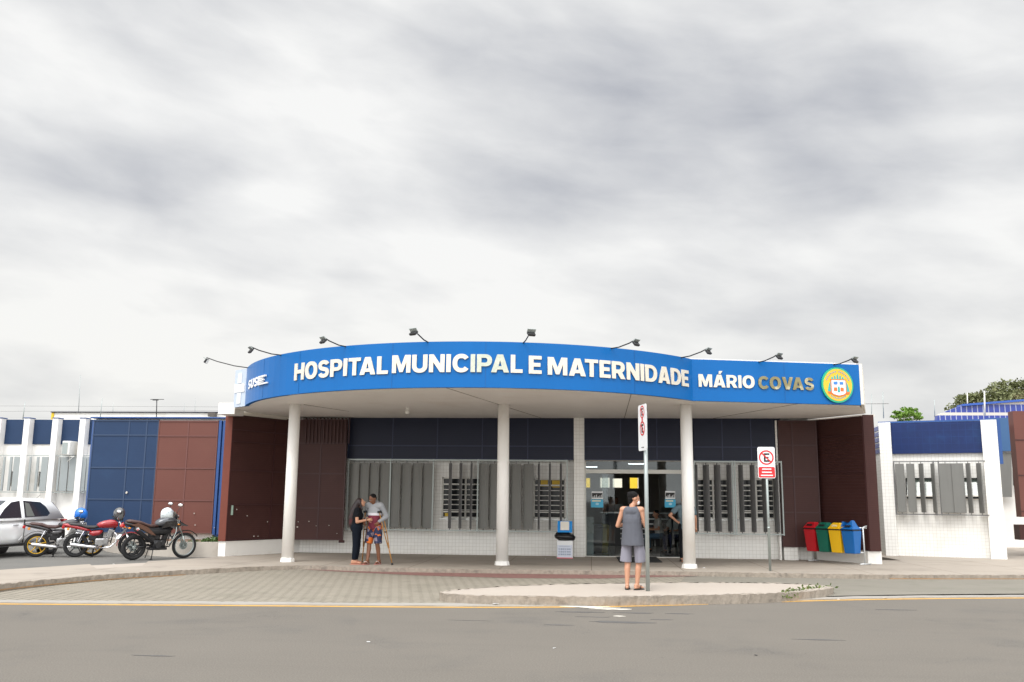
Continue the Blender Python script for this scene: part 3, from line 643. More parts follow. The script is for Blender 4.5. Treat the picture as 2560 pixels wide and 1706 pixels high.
# round coat of arms
def disc(b, c, r, rz, off0, off1, n=40, s0=0.):
    pts = [strp(c[0] + r * math.cos(2 * math.pi * i / n), c[1] + rz * math.sin(2 * math.pi * i / n), off0) for i in range(n)]
    b.poly(pts, strp(0, 0, off1) - strp(0, 0, off0))
ec = (3.632, 4.515); er = .405
em = [mat('emblem_green', (.02, .42, .22), .35), mat('emblem_yellow', (.80, .50, .03), .4), mat('emblem_teal', (.04, .40, .40), .4), mat('emblem_white', (.82, .82, .85), .4),
      mat('emblem_orange', (.72, .16, .03), .4), mat('emblem_blue', (.05, .22, .62), .4)]
b = B(); b.mi = 0; disc(b, ec, er, er * 1.06, .012, .055); b.mi = 1; disc(b, ec, er * .90, er * .96, .0555, .062)
def quad(s0, z0, s1, z1, o=.0625, skew=0.):
    b.poly([strp(ec[0] + s0 * er, ec[1] + z0 * er, o), strp(ec[0] + s1 * er, ec[1] + z0 * er, o), strp(ec[0] + (s1 + skew) * er, ec[1] + z1 * er, o), strp(ec[0] + (s0 + skew) * er, ec[1] + z1 * er, o)], strp(0, 0, .005) - strp(0, 0, 0))
def spoly(pts, o=.0625): b.poly([strp(ec[0] + x * er, ec[1] + z * er, o) for x, z in pts], strp(0, 0, .005) - strp(0, 0, 0))
b.mi = 2
for k in range(5): c_ = -.34 + .17 * k; hh = .66 - .07 * abs(k - 2); spoly([(c_ - .06, .34), (c_ + .06, .34), (c_ + .045, hh - .08), (c_, hh), (c_ - .045, hh - .08)])
spoly([(-.42, .3), (-.56, .05), (-.66, -.38), (-.42, -.42)]); spoly([(.48, .3), (.62, .05), (.74, -.38), (.48, -.42)])
b.mi = 4; spoly([(-.68, -.42), (.76, -.42), (.70, -.56), (-.6, -.56)]); spoly([(-.47, .33), (.53, .33), (.53, -.5), (.4, -.62), (.03, -.70), (-.34, -.62), (-.47, -.5)], .0678)
b.mi = 3; spoly([(-.41, .27), (.47, .27), (.47, -.46), (.35, -.56), (.03, -.64), (-.29, -.56), (-.41, -.46)], .0732)
b.mi = 5; spoly([(-.28, .18), (-.04, .20), (-.04, .02), (-.28, .02)], .0786); spoly([(.10, .18), (.33, .18), (.33, .02), (.10, .02)], .0786)
b.mi = 2; spoly([(-.02, -.1), (.08, -.1), (.10, -.44), (-.04, -.44)], .0786)
b.mi = 4; spoly([(-.28, -.16), (-.08, -.16), (-.08, -.38), (-.28, -.38)], .0786); spoly([(.14, -.16), (.34, -.16), (.34, -.38), (.14, -.38)], .0786)
b.mi = 5
for k in range(17):
    if k in (8,): continue
    a = math.pi * (.12 + .76 * k / 16); c_, s_ = math.cos(a), math.sin(a); x, z = .76 * c_, .80 * s_
    spoly([(x - .025 * s_ - .04 * c_, z + .025 * c_ - .04 * s_), (x + .025 * s_ - .04 * c_, z - .025 * c_ - .04 * s_), (x + .02 * s_ + .04 * c_, z - .02 * c_ + .04 * s_), (x - .02 * s_ + .04 * c_, z + .02 * c_ + .04 * s_)])
for k in range(11):
    a = -math.pi * (.30 + .40 * k / 10); x, z = .76 * math.cos(a), .80 * math.sin(a); spoly([(x - .025, z - .03), (x + .025, z - .03), (x + .02, z + .03), (x - .02, z + .03)])
b.build('coat_of_arms', em, fas)
# ---- brown screen walls
def planar(b, p0, p1, z0, z1, nx, zs, th=.06, out=1):
    """screen panel from p0 to p1 (xy) with joint lines proud of the face, out = side of the viewer"""
    p0, p1 = Vector(p0), Vector(p1); d_ = (p1 - p0).normalized(); n_ = Vector((d_.y, -d_.x)) * out; Ln = (p1 - p0).length
    b.mi = 0; b.slab([p0, p1, p1 - n_ * th, p0 - n_ * th], z0, z1); b.mi = 1
    for i in (range(nx + 1) if isinstance(nx, int) else nx):
        f_ = i / nx if isinstance(nx, int) else i
        a = p0 + d_ * max(0, Ln * f_ - .02); c = p0 + d_ * min(Ln, Ln * f_ + .02); b.slab([a + n_ * .002, c + n_ * .002, c + n_ * .012, a + n_ * .012], z0 + .002, z1 - .002)
    for zf in zs:
        z = z0 + (z1 - z0) * zf; b.slab([p0 + n_ * .013, p1 + n_ * .013, p1 + n_ * .02, p0 + n_ * .02], z - .018, z + .018)
ZS = [.0, .27, .52, .66, .87, 1.]
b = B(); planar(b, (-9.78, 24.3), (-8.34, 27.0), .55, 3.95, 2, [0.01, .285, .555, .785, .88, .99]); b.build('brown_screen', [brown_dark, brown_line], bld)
b = B(); b.bb(-9.985, -9.785, 24.29, 24.36, .55, 3.96); b.slab([(-9.985, 24.37), (-9.79, 24.37), (-8.4, 26.95), (-9.4, 26.95)], .56, 3.95); b.build('screen_end', brown_edge, bld)
b = B(); b.slab([(-9.985, 24.33), (-9.785, 24.33), (-9.0, 26.2), (-9.6, 26.2)], .15, .545); b.slab([(-9.784, 24.34), (-8.4, 26.9), (-8.7, 26.9), (-9.784, 24.6)], .15, .545); b.build('screen_plinth', white_paint, bld)
bx0, bx1 = aty(752, 1200, 26.15).x, aty(863, 1200, 26.15).x
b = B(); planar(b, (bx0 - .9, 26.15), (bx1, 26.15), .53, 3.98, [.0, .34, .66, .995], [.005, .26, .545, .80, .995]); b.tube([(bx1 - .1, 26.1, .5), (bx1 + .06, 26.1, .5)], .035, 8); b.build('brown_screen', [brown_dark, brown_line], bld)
b = B()
a, c = aty(766, 1050, 26.1).x, aty(874, 1050, 26.1).x
for k in range(13): xx = a + (c - a) * k / 12; b.bb(xx - .012, xx + .012, 26.10, 26.125, fz(800, 1109, 26.1), 3.99); b.bb(xx - .02, xx + .02, 26.08, 26.1, 3.985, 4.02)
b.build('screen_rail', brown_line, bld)
rx0, rx1 = aty(1950, 1200, 26.4).x, aty(2038, 1200, 26.4).x
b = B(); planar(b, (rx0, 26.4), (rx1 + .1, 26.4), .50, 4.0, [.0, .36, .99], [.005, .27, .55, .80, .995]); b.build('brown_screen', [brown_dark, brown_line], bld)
b = B(); b.bb(rx0 + .04, rx0 + .42, 26.42, FY - .002, .15, .495); b.bb(rx0 - .07, rx0 - .02, FY - .26, FY - .002, .15, 4.0); b.build('screen_plinth', white_tile, bld)
b = B(); planar(b, (rx1 + .02, 26.75), (7.24, 25.2), .50, 4.02, [.06, .995], [.005, .27, .58, .86, .995])
for k in range(34): z = .95 + k * .085; p = Vector((rx1 + .02, 26.75)).lerp(Vector((7.24, 25.2)), .08); q_ = Vector((rx1 + .02, 26.75)).lerp(Vector((7.24, 25.2)), .98); dd = (q_ - p).normalized(); n_ = Vector((dd.y, -dd.x)) * .012; b.slab([p + n_ * .2, q_ + n_ * .2, q_ + n_ * .9, p + n_ * .9], z, z + .015) if z < 3.45 else None
b.build('brown_screen', [brown_dark, brown_line], bld)
b = B(); b.bb(7.25, 7.53, 25.19, 25.26, .48, 4.05); b.bb(7.26, 7.53, 25.27, 27.2, .49, 4.04)
b.build('screen_end', brown_dark, bld)
b = B(); b.slab([(rx1 + .05, 26.8), (7.2, 25.24), (7.55, 25.24), (7.55, 27.2), (rx1 + .05, 27.2)], .15, .475); b.build('screen_plinth', white_paint, bld)
# globe lamp under soffit and camera dome
c = aty(1018, 1040, 23.5)
o = thing('ceiling_lamp', 'small glass globe lamp hanging under the canopy soffit', 'lamp', (c.x, c.y, CZ0 + .011))
b = B(); b.tube([(0, 0, 0), (0, 0, -.05)], .05, 12); b.build('base', white_paint, o)
b = B(); b.loft([(-.17, 0, 0, .03, .03, 2), (-.16, 0, 0, .055, .055, 2), (-.1, 0, 0, .06, .06, 2), (-.05, 0, 0, .045, .045, 2)], 12, ax='z'); b.build('globe', mat('frosted_glass', (.75, .74, .70), .3), o)
chip = mat('paint_chip', (.62, .58, .52), .7)
b = B()
for (u, v) in ((669, 1305), (635, 1341), (645, 1341), (592, 1274), (618, 1290)):
    # on the slanting dark screen: intersect the ray with its plane
    q0, q1 = Vector((-9.78, 24.3)), Vector((-8.34, 27.0)); qd_ = (q1 - q0).normalized(); qn_ = Vector((qd_.y, -qd_.x)); d = ray(u, v); t = (q0.dot(qn_) + .022) / Vector((d.x, d.y)).dot(qn_); p = d * t; b.box((p.x, p.y, CAMH + d.z * t), (.020, .012, .016 + .005 * (u % 3)))
b.build('paint_chips', chip, bld)
b = B()
for (u, v, w_) in ((743, 1318, .04), (745, 1305, .022), (772, 1304, .025), (790, 1315, .02), (822, 1314, .022), (842, 1334, .018)): p = aty(u, v, 26.12); b.box((p.x, 26.135, p.z), (w_, .01, w_ * .8))
b.build('paint_chips', chip, bld)
b = B(); p = aty(572, 1276, 24.5); b.box((-9.70, 24.42, p.z), (.07, .03, .26), None, .01); b.build('latch', mat('latch_green', (.20, .27, .22), .5), bld)
for (xa_, xb_, nm_) in ((6.5, 9.7, 1), (-10.5, -8.7, 2)):
    seg = [p for p in resample(Kv, .2) if xa_ < p.x < xb_ and p.y > 15.5]
    b = B(); ribbon(b, seg, -.018, -.012, .05, .07 if nm_ == 2 else .082); struct('orange_kerb_line', b, mat('orange_paint', (.32, .19, .09), .8, var=.3, nscale=9, c2=(.25, .2, .15), c2amt=.8, c2scale=7))
# ---- floodlights on arms
FL = [(-1.085 * CR, 516, 903, 'leftmost floodlight arm, jutting past the left end of the canopy'), (-.84 * CR, 627, 877, 'floodlight on a bent arm above the SUS lettering'),
      (-.43 * CR, 808, 853, 'floodlight on a bent arm above the word HOSPITAL'), (-.07 * CR, 1034, 833, 'floodlight on a bent arm above the first letters of MUNICIPAL'),
      (.235 * CR, 1328, 835, 'floodlight on a short arm above the letter E standing alone'), (.565 * CR, 1590, 859, 'floodlight on a bent arm above the middle of MATERNIDADE'),
      (.86 * CR, 1771, 880, 'floodlight on a bent arm above the end of MATERNIDADE'), (None, 1948, 893, 'floodlight on a bent arm above the word COVAS'), (None, 2137, 902, 'rightmost floodlight arm, above the round coat of arms')]
FB = [(610, 911), (707, 888), (867, 867), (1072, 852), (1307, 857), (1524, 873), (1700, 897), (1893, 909), (2080, 913)]
for i, (s, u, v, lab) in enumerate(FL):
    ub, vb = FB[i]; cand = [arcp(A0 * CR + (A1 - A0) * CR * k / 400, CZ1, -.04) for k in range(401)] if i < 7 else [strp(4.2 * k / 400, CZ1, -.04) for k in range(401)]
    bp = min(cand, key=lambda p: abs(aty(ub, vb, p.y).x - p.x)) if i else arcp(A0 * CR + .25, CZ1, -.04)
    hd = aty(u, v, bp.y - (.45 if i else .1)); hd.z -= .0
    o = thing('floodlight', lab, 'floodlight', bp, 0, 'floodlights on arms above the blue sign')
    d_ = hd - bp
    b = B(); P = [Vector((0, 0, -.02)), d_ * .35 + Vector((0, 0, -.02)), d_ * .75 + Vector((0, 0, .03)), d_ + Vector((0, 0, .09))]
    b.tube(P, .014, 6); b.build('arm', black_p, o)
    tgt = Vector((bp.x, bp.y, 4.5)) - hd; f = tgt.normalized(); rot = f.to_track_quat('Z', 'Y').to_matrix()
    b = B(); b.box(d_, (.165, .125, .05), rot, .012); b.build('lamp_head', black_p, o)
    b = B(); b.box(d_ + f * .032, (.14, .10, .006), rot); b.build('lens', mat('lamp_lens', (.55, .57, .58), .15), o)
    b = B(); b.box(d_ - f * .02 + Vector((0, 0, .05)), (.185, .018, .08), rot); b.build('bracket', galv, o)
# ------------------------------------------------------------------ left wing
wing = thing('hospital_wing', 'left wing of white pilasters, grey louvres and blue bands behind the parked cars', 'building', (-20, 31, .1), world=True)
WY = 31.0; wy = WY + .32; z_t, z_b, z_w, z_l = 4.42, 3.52, 3.13, 1.82
def wx(u, v=1100, Y_=WY): return aty(u, v, Y_).x
whs = [(wx(-52, 1185), wx(-38, 1185), 2.02, 2.55), (wx(13, 1185), wx(31, 1185), 2.02, 2.55), (wx(83, 1185), wx(100, 1185), 2.02, 2.55), (wx(148, 1185), wx(157, 1185), 2.02, 2.55)]
b = B(); wall_with_holes(b, -31, -13.2, .1, z_t - .01, wy, wy + .2, whs); b.build('wall', white_paint, wing)
pil_u = [-150, -81, -10, 61, 132, 200.5]
pxs = [wx(u, 1046) for u in pil_u]
for x in pxs:
    b = B(); b.bb(x, x + .21, WY, wy - .002, .1, z_t); b.mi = 1; b.bb(x - .02, x + .23, WY - .02, wy, z_t + .001, z_t + .03); b.build('pilaster', [column_white, blue_edge], wing)
for i, x in enumerate(pxs):
    x1 = pxs[i + 1] if i + 1 < len(pxs) else x + 1.3
    b = B(); b.bb(x + .212, x1 - .002, wy - .04, wy - .003, z_b, z_t - .02); b.build('blue_band', blue_panel, wing)
    if i < 2: continue
    xa, xc = x + .212, x1 - .004
    b = B(); b.bb(xa, xc, wy - .26, wy - .235, z_w - .035, z_w - .01); b.bb(xa, xc, wy - .26, wy - .235, z_l - .01, z_l + .015); lf = b.build('louvre_frame', galv, wing)
    lw = mat('louvre_pale', (.33, .36, .36), .4, metal=.2)
    for (uu, app) in {2: ((8, 5), (25, 6), (40, 15)), 3: ((73, 5), (92, 6), (110, 16)), 4: ((146, 5), (160, 18), (180, 16)), 5: ((208, 12), (222, 12))}[i]:
        xq = wx(uu, 1185, wy - .25); w = app / 70; b = B(); b.box((xq, wy - .25, (z_w + z_l) / 2 - .01), (w, .05, z_w - z_l - .11), Matrix.Rotation(R(8), 3, 'Z'), .01); b.build('louvre_blade', lw, lf)
for (a, c, d, e) in whs:
    b = B(); b.bb(a, c, wy + .1, wy + .12, d, e); b.build('window', glass, wing)
# blue and brown panels beside the hospital front
PY = 27.3
def panelx(u, v): return aty(u, v, PY).x
xb0, xb1, xr1 = panelx(237, 1046), panelx(401, 1046), panelx(549, 1048)
b = B(); planar(b, (xb0, PY - .02), (xb1 - .02, PY - .02), .62, 4.06, [.005, .55, .82, .995], [.006, .29, .57, .86, .99]); b.build('blue_screen', [blue_panel, mat('blue_joint', (.028, .056, .12), .5)], wing)
b = B(); b.slab([(xb0 - .002, PY - .02), (xb0 - .09, PY + .05), (xb0 - .09, wy), (xb0 - .002, wy)], .3, 4.05); b.build('screen_end', blue_edge, wing)
b = B(); planar(b, (xb1, PY - .05), (xr1, PY - .05), .64, 4.03, [.005, .50, .995], [.004, .285, .57, .86, .995]); b2_ = B()
for (u, v, w_) in ((486, 1284, .03), (488, 1313, .026), (536, 1320, .02)): p = aty(u, v, PY - .07); b2_.box((p.x, PY - .075, p.z), (w_, .02, w_))
b2_.build('paint_chips', chip, wing)
b2_ = B(); p = aty(317, 1232, PY - .04); b2_.box((p.x, PY - .05, p.z), (.05, .03, .06), Matrix.Rotation(R(35), 3, 'Y')); b2_.build('latch', chip, wing)
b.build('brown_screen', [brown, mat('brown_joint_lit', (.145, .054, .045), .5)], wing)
b = B(); b.bb(xr1 + .02, xr1 + .10, PY - .06, PY, .6, 4.04); b.bb(xr1 + .14, xr1 + .26, PY - .03, PY + .03, .6, 4.04); b.bb(xr1 + .01, -9.5, PY + .04, PY + .1, .5, 4.03); b.build('blue_fin', blue_edge, wing)
b = B(); b.bb(xb0, -10.3, PY + .101, PY + .25, .3, 4.09); b.mi = 1; b.bb(xb0 - .1, -9.6, PY - .08, PY + .3, 4.101, 4.14); b.build('screen_wall', [white_paint, blue_edge], wing)
# planter wall
PW = smoothline([Vector(p) for p in [(-10.02, 24.75), (-10.9, 24.5), (-11.6, 24.62), (-12.4, 25.0), (-13.57, 25.7), (-14.6, 26.9), (-15.6, 28.6)]])
b = B(); I = offset(PW, -.16)
for i in range(len(PW) - 1): b.slab([PW[i], PW[i + 1], I[i + 1], I[i]], .09, .50)
tag(b.build('planter_wall', mat('planter_concrete', (.50, .455, .40), .85, var=.08, bump=.2, c2=(.30, .24, .18), c2amt=.45, c2scale=1.6)), 'low curved concrete planter wall behind the motorcycles', 'planter wall')
b = B(); b.slab([(p.x, p.y) for p in offset(PW, -.162)] + [(-15, PY + .09), (-10.24, PY + .09)], .1, .45); o = struct('planter_soil', b, soil)
# air conditioner on the wing
c0, c1 = aty(153, 1105, 30.75), aty(176, 1140, 30.75)
o = thing('air_conditioner', 'white air conditioner unit on brackets between two white pilasters', 'air conditioner', ((c0.x + c1.x) / 2, 31.0, c1.z))
b = B(); b.box((0, 0, .27), (.30, .5, .5), None, .03); b.build('casing', frame_w, o); b = B(); b.bb(-.152, -.158, -.2, .2, .06, .46); b.bb(-.13, .06, -.252, -.258, .06, .46); b.build('grille', galv, o)
b = B()
for y in (-.18, .15): b.bb(-.2, .3, y - .015, y + .015, -.03, -.005); b.tube([(.28, y, -.02), (.05, y, -.2)], .012, 5)
b.build('bracket', frame_w, o)
# rear block beyond the roofs
rb = thing('rear_block', 'long low white building with a yellow end rising just behind the left wing', 'building', (-20, 45, 0), world=True)
xa, xc = aty(120, 1031, 45).x, aty(562, 1031, 45).x + 3
b = B(); b.bb(xa + .35, xc, 45, 55, -.02, 5.95); b.build('wall', white_paint, rb); b = B(); b.bb(xa + .2, xc + .05, 44.9, 55, 5.951, 5.99); b.build('roof_edge', navy, rb)
b = B(); b.bb(xa + .22, xa + .345, 44.95, 54, -.02, 5.94); b.build('yellow_end', mat('yellow_wall', (.75, .50, .02), .6), rb)
b = B(); c = aty(531, 1037, 44.7); b.box(c, (.36, .3, .2)); b.build('vent_box', dark_int, rb)
# buildings seen through the hall windows
yb = thing('yellow_house', 'yellow and cream building glimpsed through the rear windows of the hall', 'building', (2, 47, 0), world=True)
b = B(); b.bb(-6, -.28, 47, 52, -.02, 3.6); b.build('wall', mat('cream_wall', (.75, .72, .58), .7), yb); b = B(); b.bb(-.27, .12, 46.9, 52, -.02, 3.7); b.bb(1.7, 2.3, 46.9, 52, -.02, 3.7); b.build('yellow_stripe', MATS['yellow_wall'], yb); b = B(); b.bb(.125, 1.69, 47, 52, -.02, 3.6); b.bb(2.31, 7, 47, 52, -.02, 3.6); b.build('wall', MATS['cream_wall'], yb)
# ------------------------------------------------------------------ right block
Q0, Q1 = Vector((8.93, 29.42)), Vector((11.98, 28.26)); qd = (Q1 - Q0).normalized(); qn = Vector((qd.y, -qd.x))
def pl(u, v, dep=0.):
    o_ = Q0 - qn * dep; d = ray(u, v); t = (o_.dot(qn)) / (Vector((d.x, d.y)).dot(qn)); p = Vector((d.x * t, d.y * t)); return (p - o_).dot(qd), CAMH + d.z * t
blk = thing('tiled_block', 'white tiled block with a navy band and grey vertical louvres right of the bins', 'building', (Q0.x, Q0.y, .15), math.atan2(qd.y, qd.x))
QL = (Q1 - Q0).length; zT = 4.20
def lb(b, s0, s1, y0, y1, z0, z1): return b.bb(s0, s1, y0, y1, z0 - .15, z1 - .15)
s_l1 = .34; s_r0 = QL - .42
s_w = [(pl(2265, 1220, .25)[0], pl(2334, 1220, .25)[0], pl(2300, 1248, .25)[1], pl(2300, 1195, .25)[1]), (pl(2400, 1220, .25)[0], pl(2453, 1220, .25)[0], pl(2430, 1248, .25)[1], pl(2430, 1195, .25)[1])]
b = B(); wall_with_holes(b, s_l1, s_r0, 0, zT - .17, .25, .45, [(a, c, d - .15, e - .15) for a, c, d, e in s_w]); b.build('wall', white_tile, blk)
b = B(); lb(b, .0, s_l1, 0, .45, .15, zT); b.build('pilaster', white_tile, blk)
b = B(); lb(b, s_r0, QL, 0, .45, .15, zT); b.build('pilaster', white_tile, blk)
b = B(); lb(b, s_r0 + .1, QL + .1, .06, .5, 2.9, zT + .04); lb(b, -.03, QL + .05, .3, 4., zT + .001, zT + .05); b.build('parapet', blue_edge, blk)
b = B(); lb(b, s_l1 + .002, s_r0 - .002, .16, .248, pl(2340, 1134, .2)[1], zT - .02); b.build('blue_band', navy_bright, blk)
b = B(); zz0 = pl(2340, 1140, .25)[1]
b.slab([(.0, .451), (.3, .451), (.3, 3.2), (-.75, 3.2)], .0, zT - .17); b.build('side_wall', white_tile, blk)
b = B()
for k in range(5): zq = 3.28 + .18 * k; b.poly([(-.012, .46, zq - .15), (-.70, 2.9, zq - .15), (-.70, 2.9, zq - .02), (-.012, .46, zq - .02)], (-.01, 0, 0))
b.build('tile_stripes', mat('blue_stripe_tile', (.02, .045, .26), .3, var=.25, nscale=12), blk)
zf0, zf1 = pl(2340, 1287, .0)[1] - .15, pl(2340, 1154, .0)[1] - .15
b = B(); f0, f1 = s_l1 + .02, s_r0 + .04
for z in (zf0, zf1): b.bb(f0, f1, -.02, .01, z - .015, z + .015)
for s in (f0 + .01, pl(2338, 1220)[0], pl(2350, 1220)[0]): b.bb(s - .018, s + .018, -.026, .016, zf0 - .02, zf1 + .02)
qf = b.build('louvre_frame', louvre_dark, blk)
for (u, w_, rot_) in ((2252, 20, 10), (2279, 18, 10), (2306, 10, 62), (2335, 8, 68), (2367, 30, 5), (2397, 26, 5), (2424, 9, 66), (2451, 9, 64)):
    s = pl(u, 1220)[0]; b = B(); wid = .30; b.box((s, -.01, (zf0 + zf1) / 2), (w_ / FPX * 28.6 / max(.5, math.cos(R(rot_))) if rot_ < 30 else .27, .03, zf1 - zf0 - .12), Matrix.Rotation(R(rot_ if rot_ < 30 else -rot_), 3, 'Z'), .01)
    b.tube([(s, -.01, zf0), (s, -.01, zf0 + .06)], .01, 5); b.tube([(s, -.01, zf1 - .06), (s, -.01, zf1)], .01, 5); b.build('louvre_blade', louvre, qf)
aw = mat('awning_glass', (.17, .21, .19), .15, coat=.3)
for a, c, d, e in s_w:
    b = B(); b.bb(a, c, .40, .44, d - .15, e - .15); wf = b.build('window', glass, blk)
    b = B(); b.poly([(a + .03, .38, e - .19), (c - .03, .38, e - .19), (c - .03, .12, d - .06), (a + .03, .12, d - .06)], (0, .015, .01)); b.build('pane', aw, wf)
    b = B(); b.bb(a, c, .24, .26, d - .17, d - .14); b.bb(a, c, .10, .14, d - .08, d - .05); b.bb(c - .03, c, .24, .27, d - .15, e - .15); b.build('sash', cream, wf)
# far right buildings
fr_ = thing('tiled_rear_building', 'blue and white tiled building with a sloping parapet behind the right block', 'building', (15, 36, 0), world=True)
def ap(u, v, Y_): p = aty(u, v, Y_); return (p.x, Y_, p.z)
b = B(); b.poly([ap(2345, 1037, 36), ap(2407, 1013, 36), ap(2640, 994, 36), ap(2640, 1060, 36), ap(2340, 1070, 36)], (0, .3, 0)); b.build('tiled_parapet', mat('blue_white_tile', (.03, .055, .30), .3, var=.3, nscale=9, hook=lambda h, o, c, b: line_hook(.42, .11, (.62, .58, .52), 1.)(h, o, line_hook(.2, .03, (.45, .48, .6), .8, axis=0)(h, o, c, b), b)), fr_)
b = B(); b.poly([ap(2407, 1010.5, 35.9), ap(2640, 992, 35.9), ap(2640, 997, 35.9), ap(2407, 1015.5, 35.9)], (0, .6, 0)); b.build('blue_coping', mat('bright_blue_paint', (.03, .10, .42), .45), fr_)
b = B(); b.poly([ap(2470, 1046, 35.8), ap(2620, 1042, 35.8), ap(2620, 1128, 35.8), ap(2470, 1128, 35.8)], (0, .15, 0)); b.build('blue_panel', mat('mid_blue_panel', (.035, .105, .24), .45), fr_)
b = B(); b.poly([ap(2440, 1126, 36.2), ap(2640, 1126, 36.2), ap(2640, 1385, 36.2), ap(2440, 1385, 36.2)], (0, .3, 0)); b.build('wall', white_paint, fr_)
b = B(); b.poly([ap(2480, 1133, 35.9), ap(2528, 1132, 35.9), ap(2530, 1243, 35.9), ap(2486, 1243, 35.9)], (0, .04, 0)); b.build('louvre_blade', louvre, fr_)
b = B(); b.poly([ap(2532, 1150, 35.9), ap(2545, 1150, 35.9), ap(2547, 1214, 35.9), ap(2534, 1214, 35.9)], (0, .04, 0)); b.build('window', glass, fr_)
p0 = aty(2530, 1028, 30); p1 = aty(2557, 1293, 30)
fs = thing('brown_sign_wall', 'reddish brown screen wall cut by the right edge of the picture', 'screen wall', (14.6, 30, .15), world=True)
b = B(); b.bb(p0.x + .02, 17.5, 30, 30.35, p1.z, p0.z); b.mi = 1
for z in (1.5, 2.6, 3.7): b.bb(p0.x + .02, 17.5, 29.985, 29.998, z, z + .03)
b.build('panel', [brown, brown_line], fs)
b = B(); b.torus((p0.x + .42, 29.98, aty(2556, 1182, 30).z), .13, .03, 'y', 24, 6, .6); b.build('white_mark', sign_white, fs)
b = B(); b.bb(aty(2546, 1330, 30).x, 17.4, 29.9, 30.3, aty(2550, 1350, 30).z, aty(2550, 1312, 30).z); b.build('lower_box', brown_dark, fs)
b = B(); b.bb(p0.x + .5, 17.2, 30.05, 30.3, .149, p1.z - .001); b.build('plinth', white_paint, fs)
# rods, antenna
def rod(u0, v0, u1, v1, Y_, label, r=.018, m=galv, name='lightning_rod'):
    a, c = aty(u0, v0, Y_), aty(u1, v1 + 6, Y_); b = B(); b.tube([a, c], [r * .6, r], 6); o = b.build(name, m); tag(o, label, 'rod', 'thin rods on the roofs'); return o
rod(63, 1004, 57, 1044, 32, 'slender leaning rod above the second white pilaster from the left edge')
rod(201, 938, 196, 1032, 46, 'tallest thin rod, rising from the rear building over the fourth pilaster')
rod(256, 996, 250, 1044, 32, 'thin leaning rod above the left edge of the blue screen')
rod(283, 1008, 282, 1032, 46, 'short faint rod just right of the leaning rod over the blue screen', .014)
rod(461, 1008, 459, 1046, 46, 'faint short rod above the middle of the left brown screen', .014)
rod(488, 996, 487, 1046, 46, 'taller thin rod above the right half of the left brown screen', .014)
rod(2179, 985, 2179, 1040, 31, 'shorter of the two rods right of the canopy end', .014)
rod(2207, 980, 2209, 1040, 31, 'taller dark rod right of the canopy end', .018)
rod(2336, 1000, 2337, 1038, 31, 'lone thin rod above the middle of the right tiled block', .014)
rod(2461, 978, 2462, 1034, 31, 'thick pale pole on the right tiled block, in front of the tree', .035, frame_w)
rod(2418, 982, 2419, 1013, 37, 'short white pole on the sloping parapet left of the tree', .03, frame_w)
o = thing('antenna', 'small television aerial standing above the left brown screen', 'antenna', (0, 0, 0), world=True)
a, c = aty(392, 1000, 34), aty(391, 1050, 34)
b = B(); b.tube([c, a], .02, 6); b.build('mast', black_p, o); b = B(); b.tube([aty(376, 999, 34), aty(410, 999, 34)], .012, 5); b.box(a + Vector((-.05, 0, 0)), (.22, .05, .05)); b.build('crossbar', black_p, o)
wm = mat('wire', (.25, .25, .25), .6)
for i, (ua, va, uc, vc, Y_, lab) in enumerate(((-60, 1015, 620, 1018, 40, 'upper faint fence wire strung above the left wing roof'), (-60, 1029, 620, 1027, 40, 'lower faint fence wire strung above the left wing roof'), (2155, 1010, 2222, 1009.5, 25.5, 'short thin wire bracket sticking out right of the canopy end'))):
    b = B(); a, c = aty(ua, va, Y_), aty(uc, vc, Y_); b.tube([a, c], .007 if i < 2 else .01, 5); tag(b.build('wire', wm), lab, 'wire')
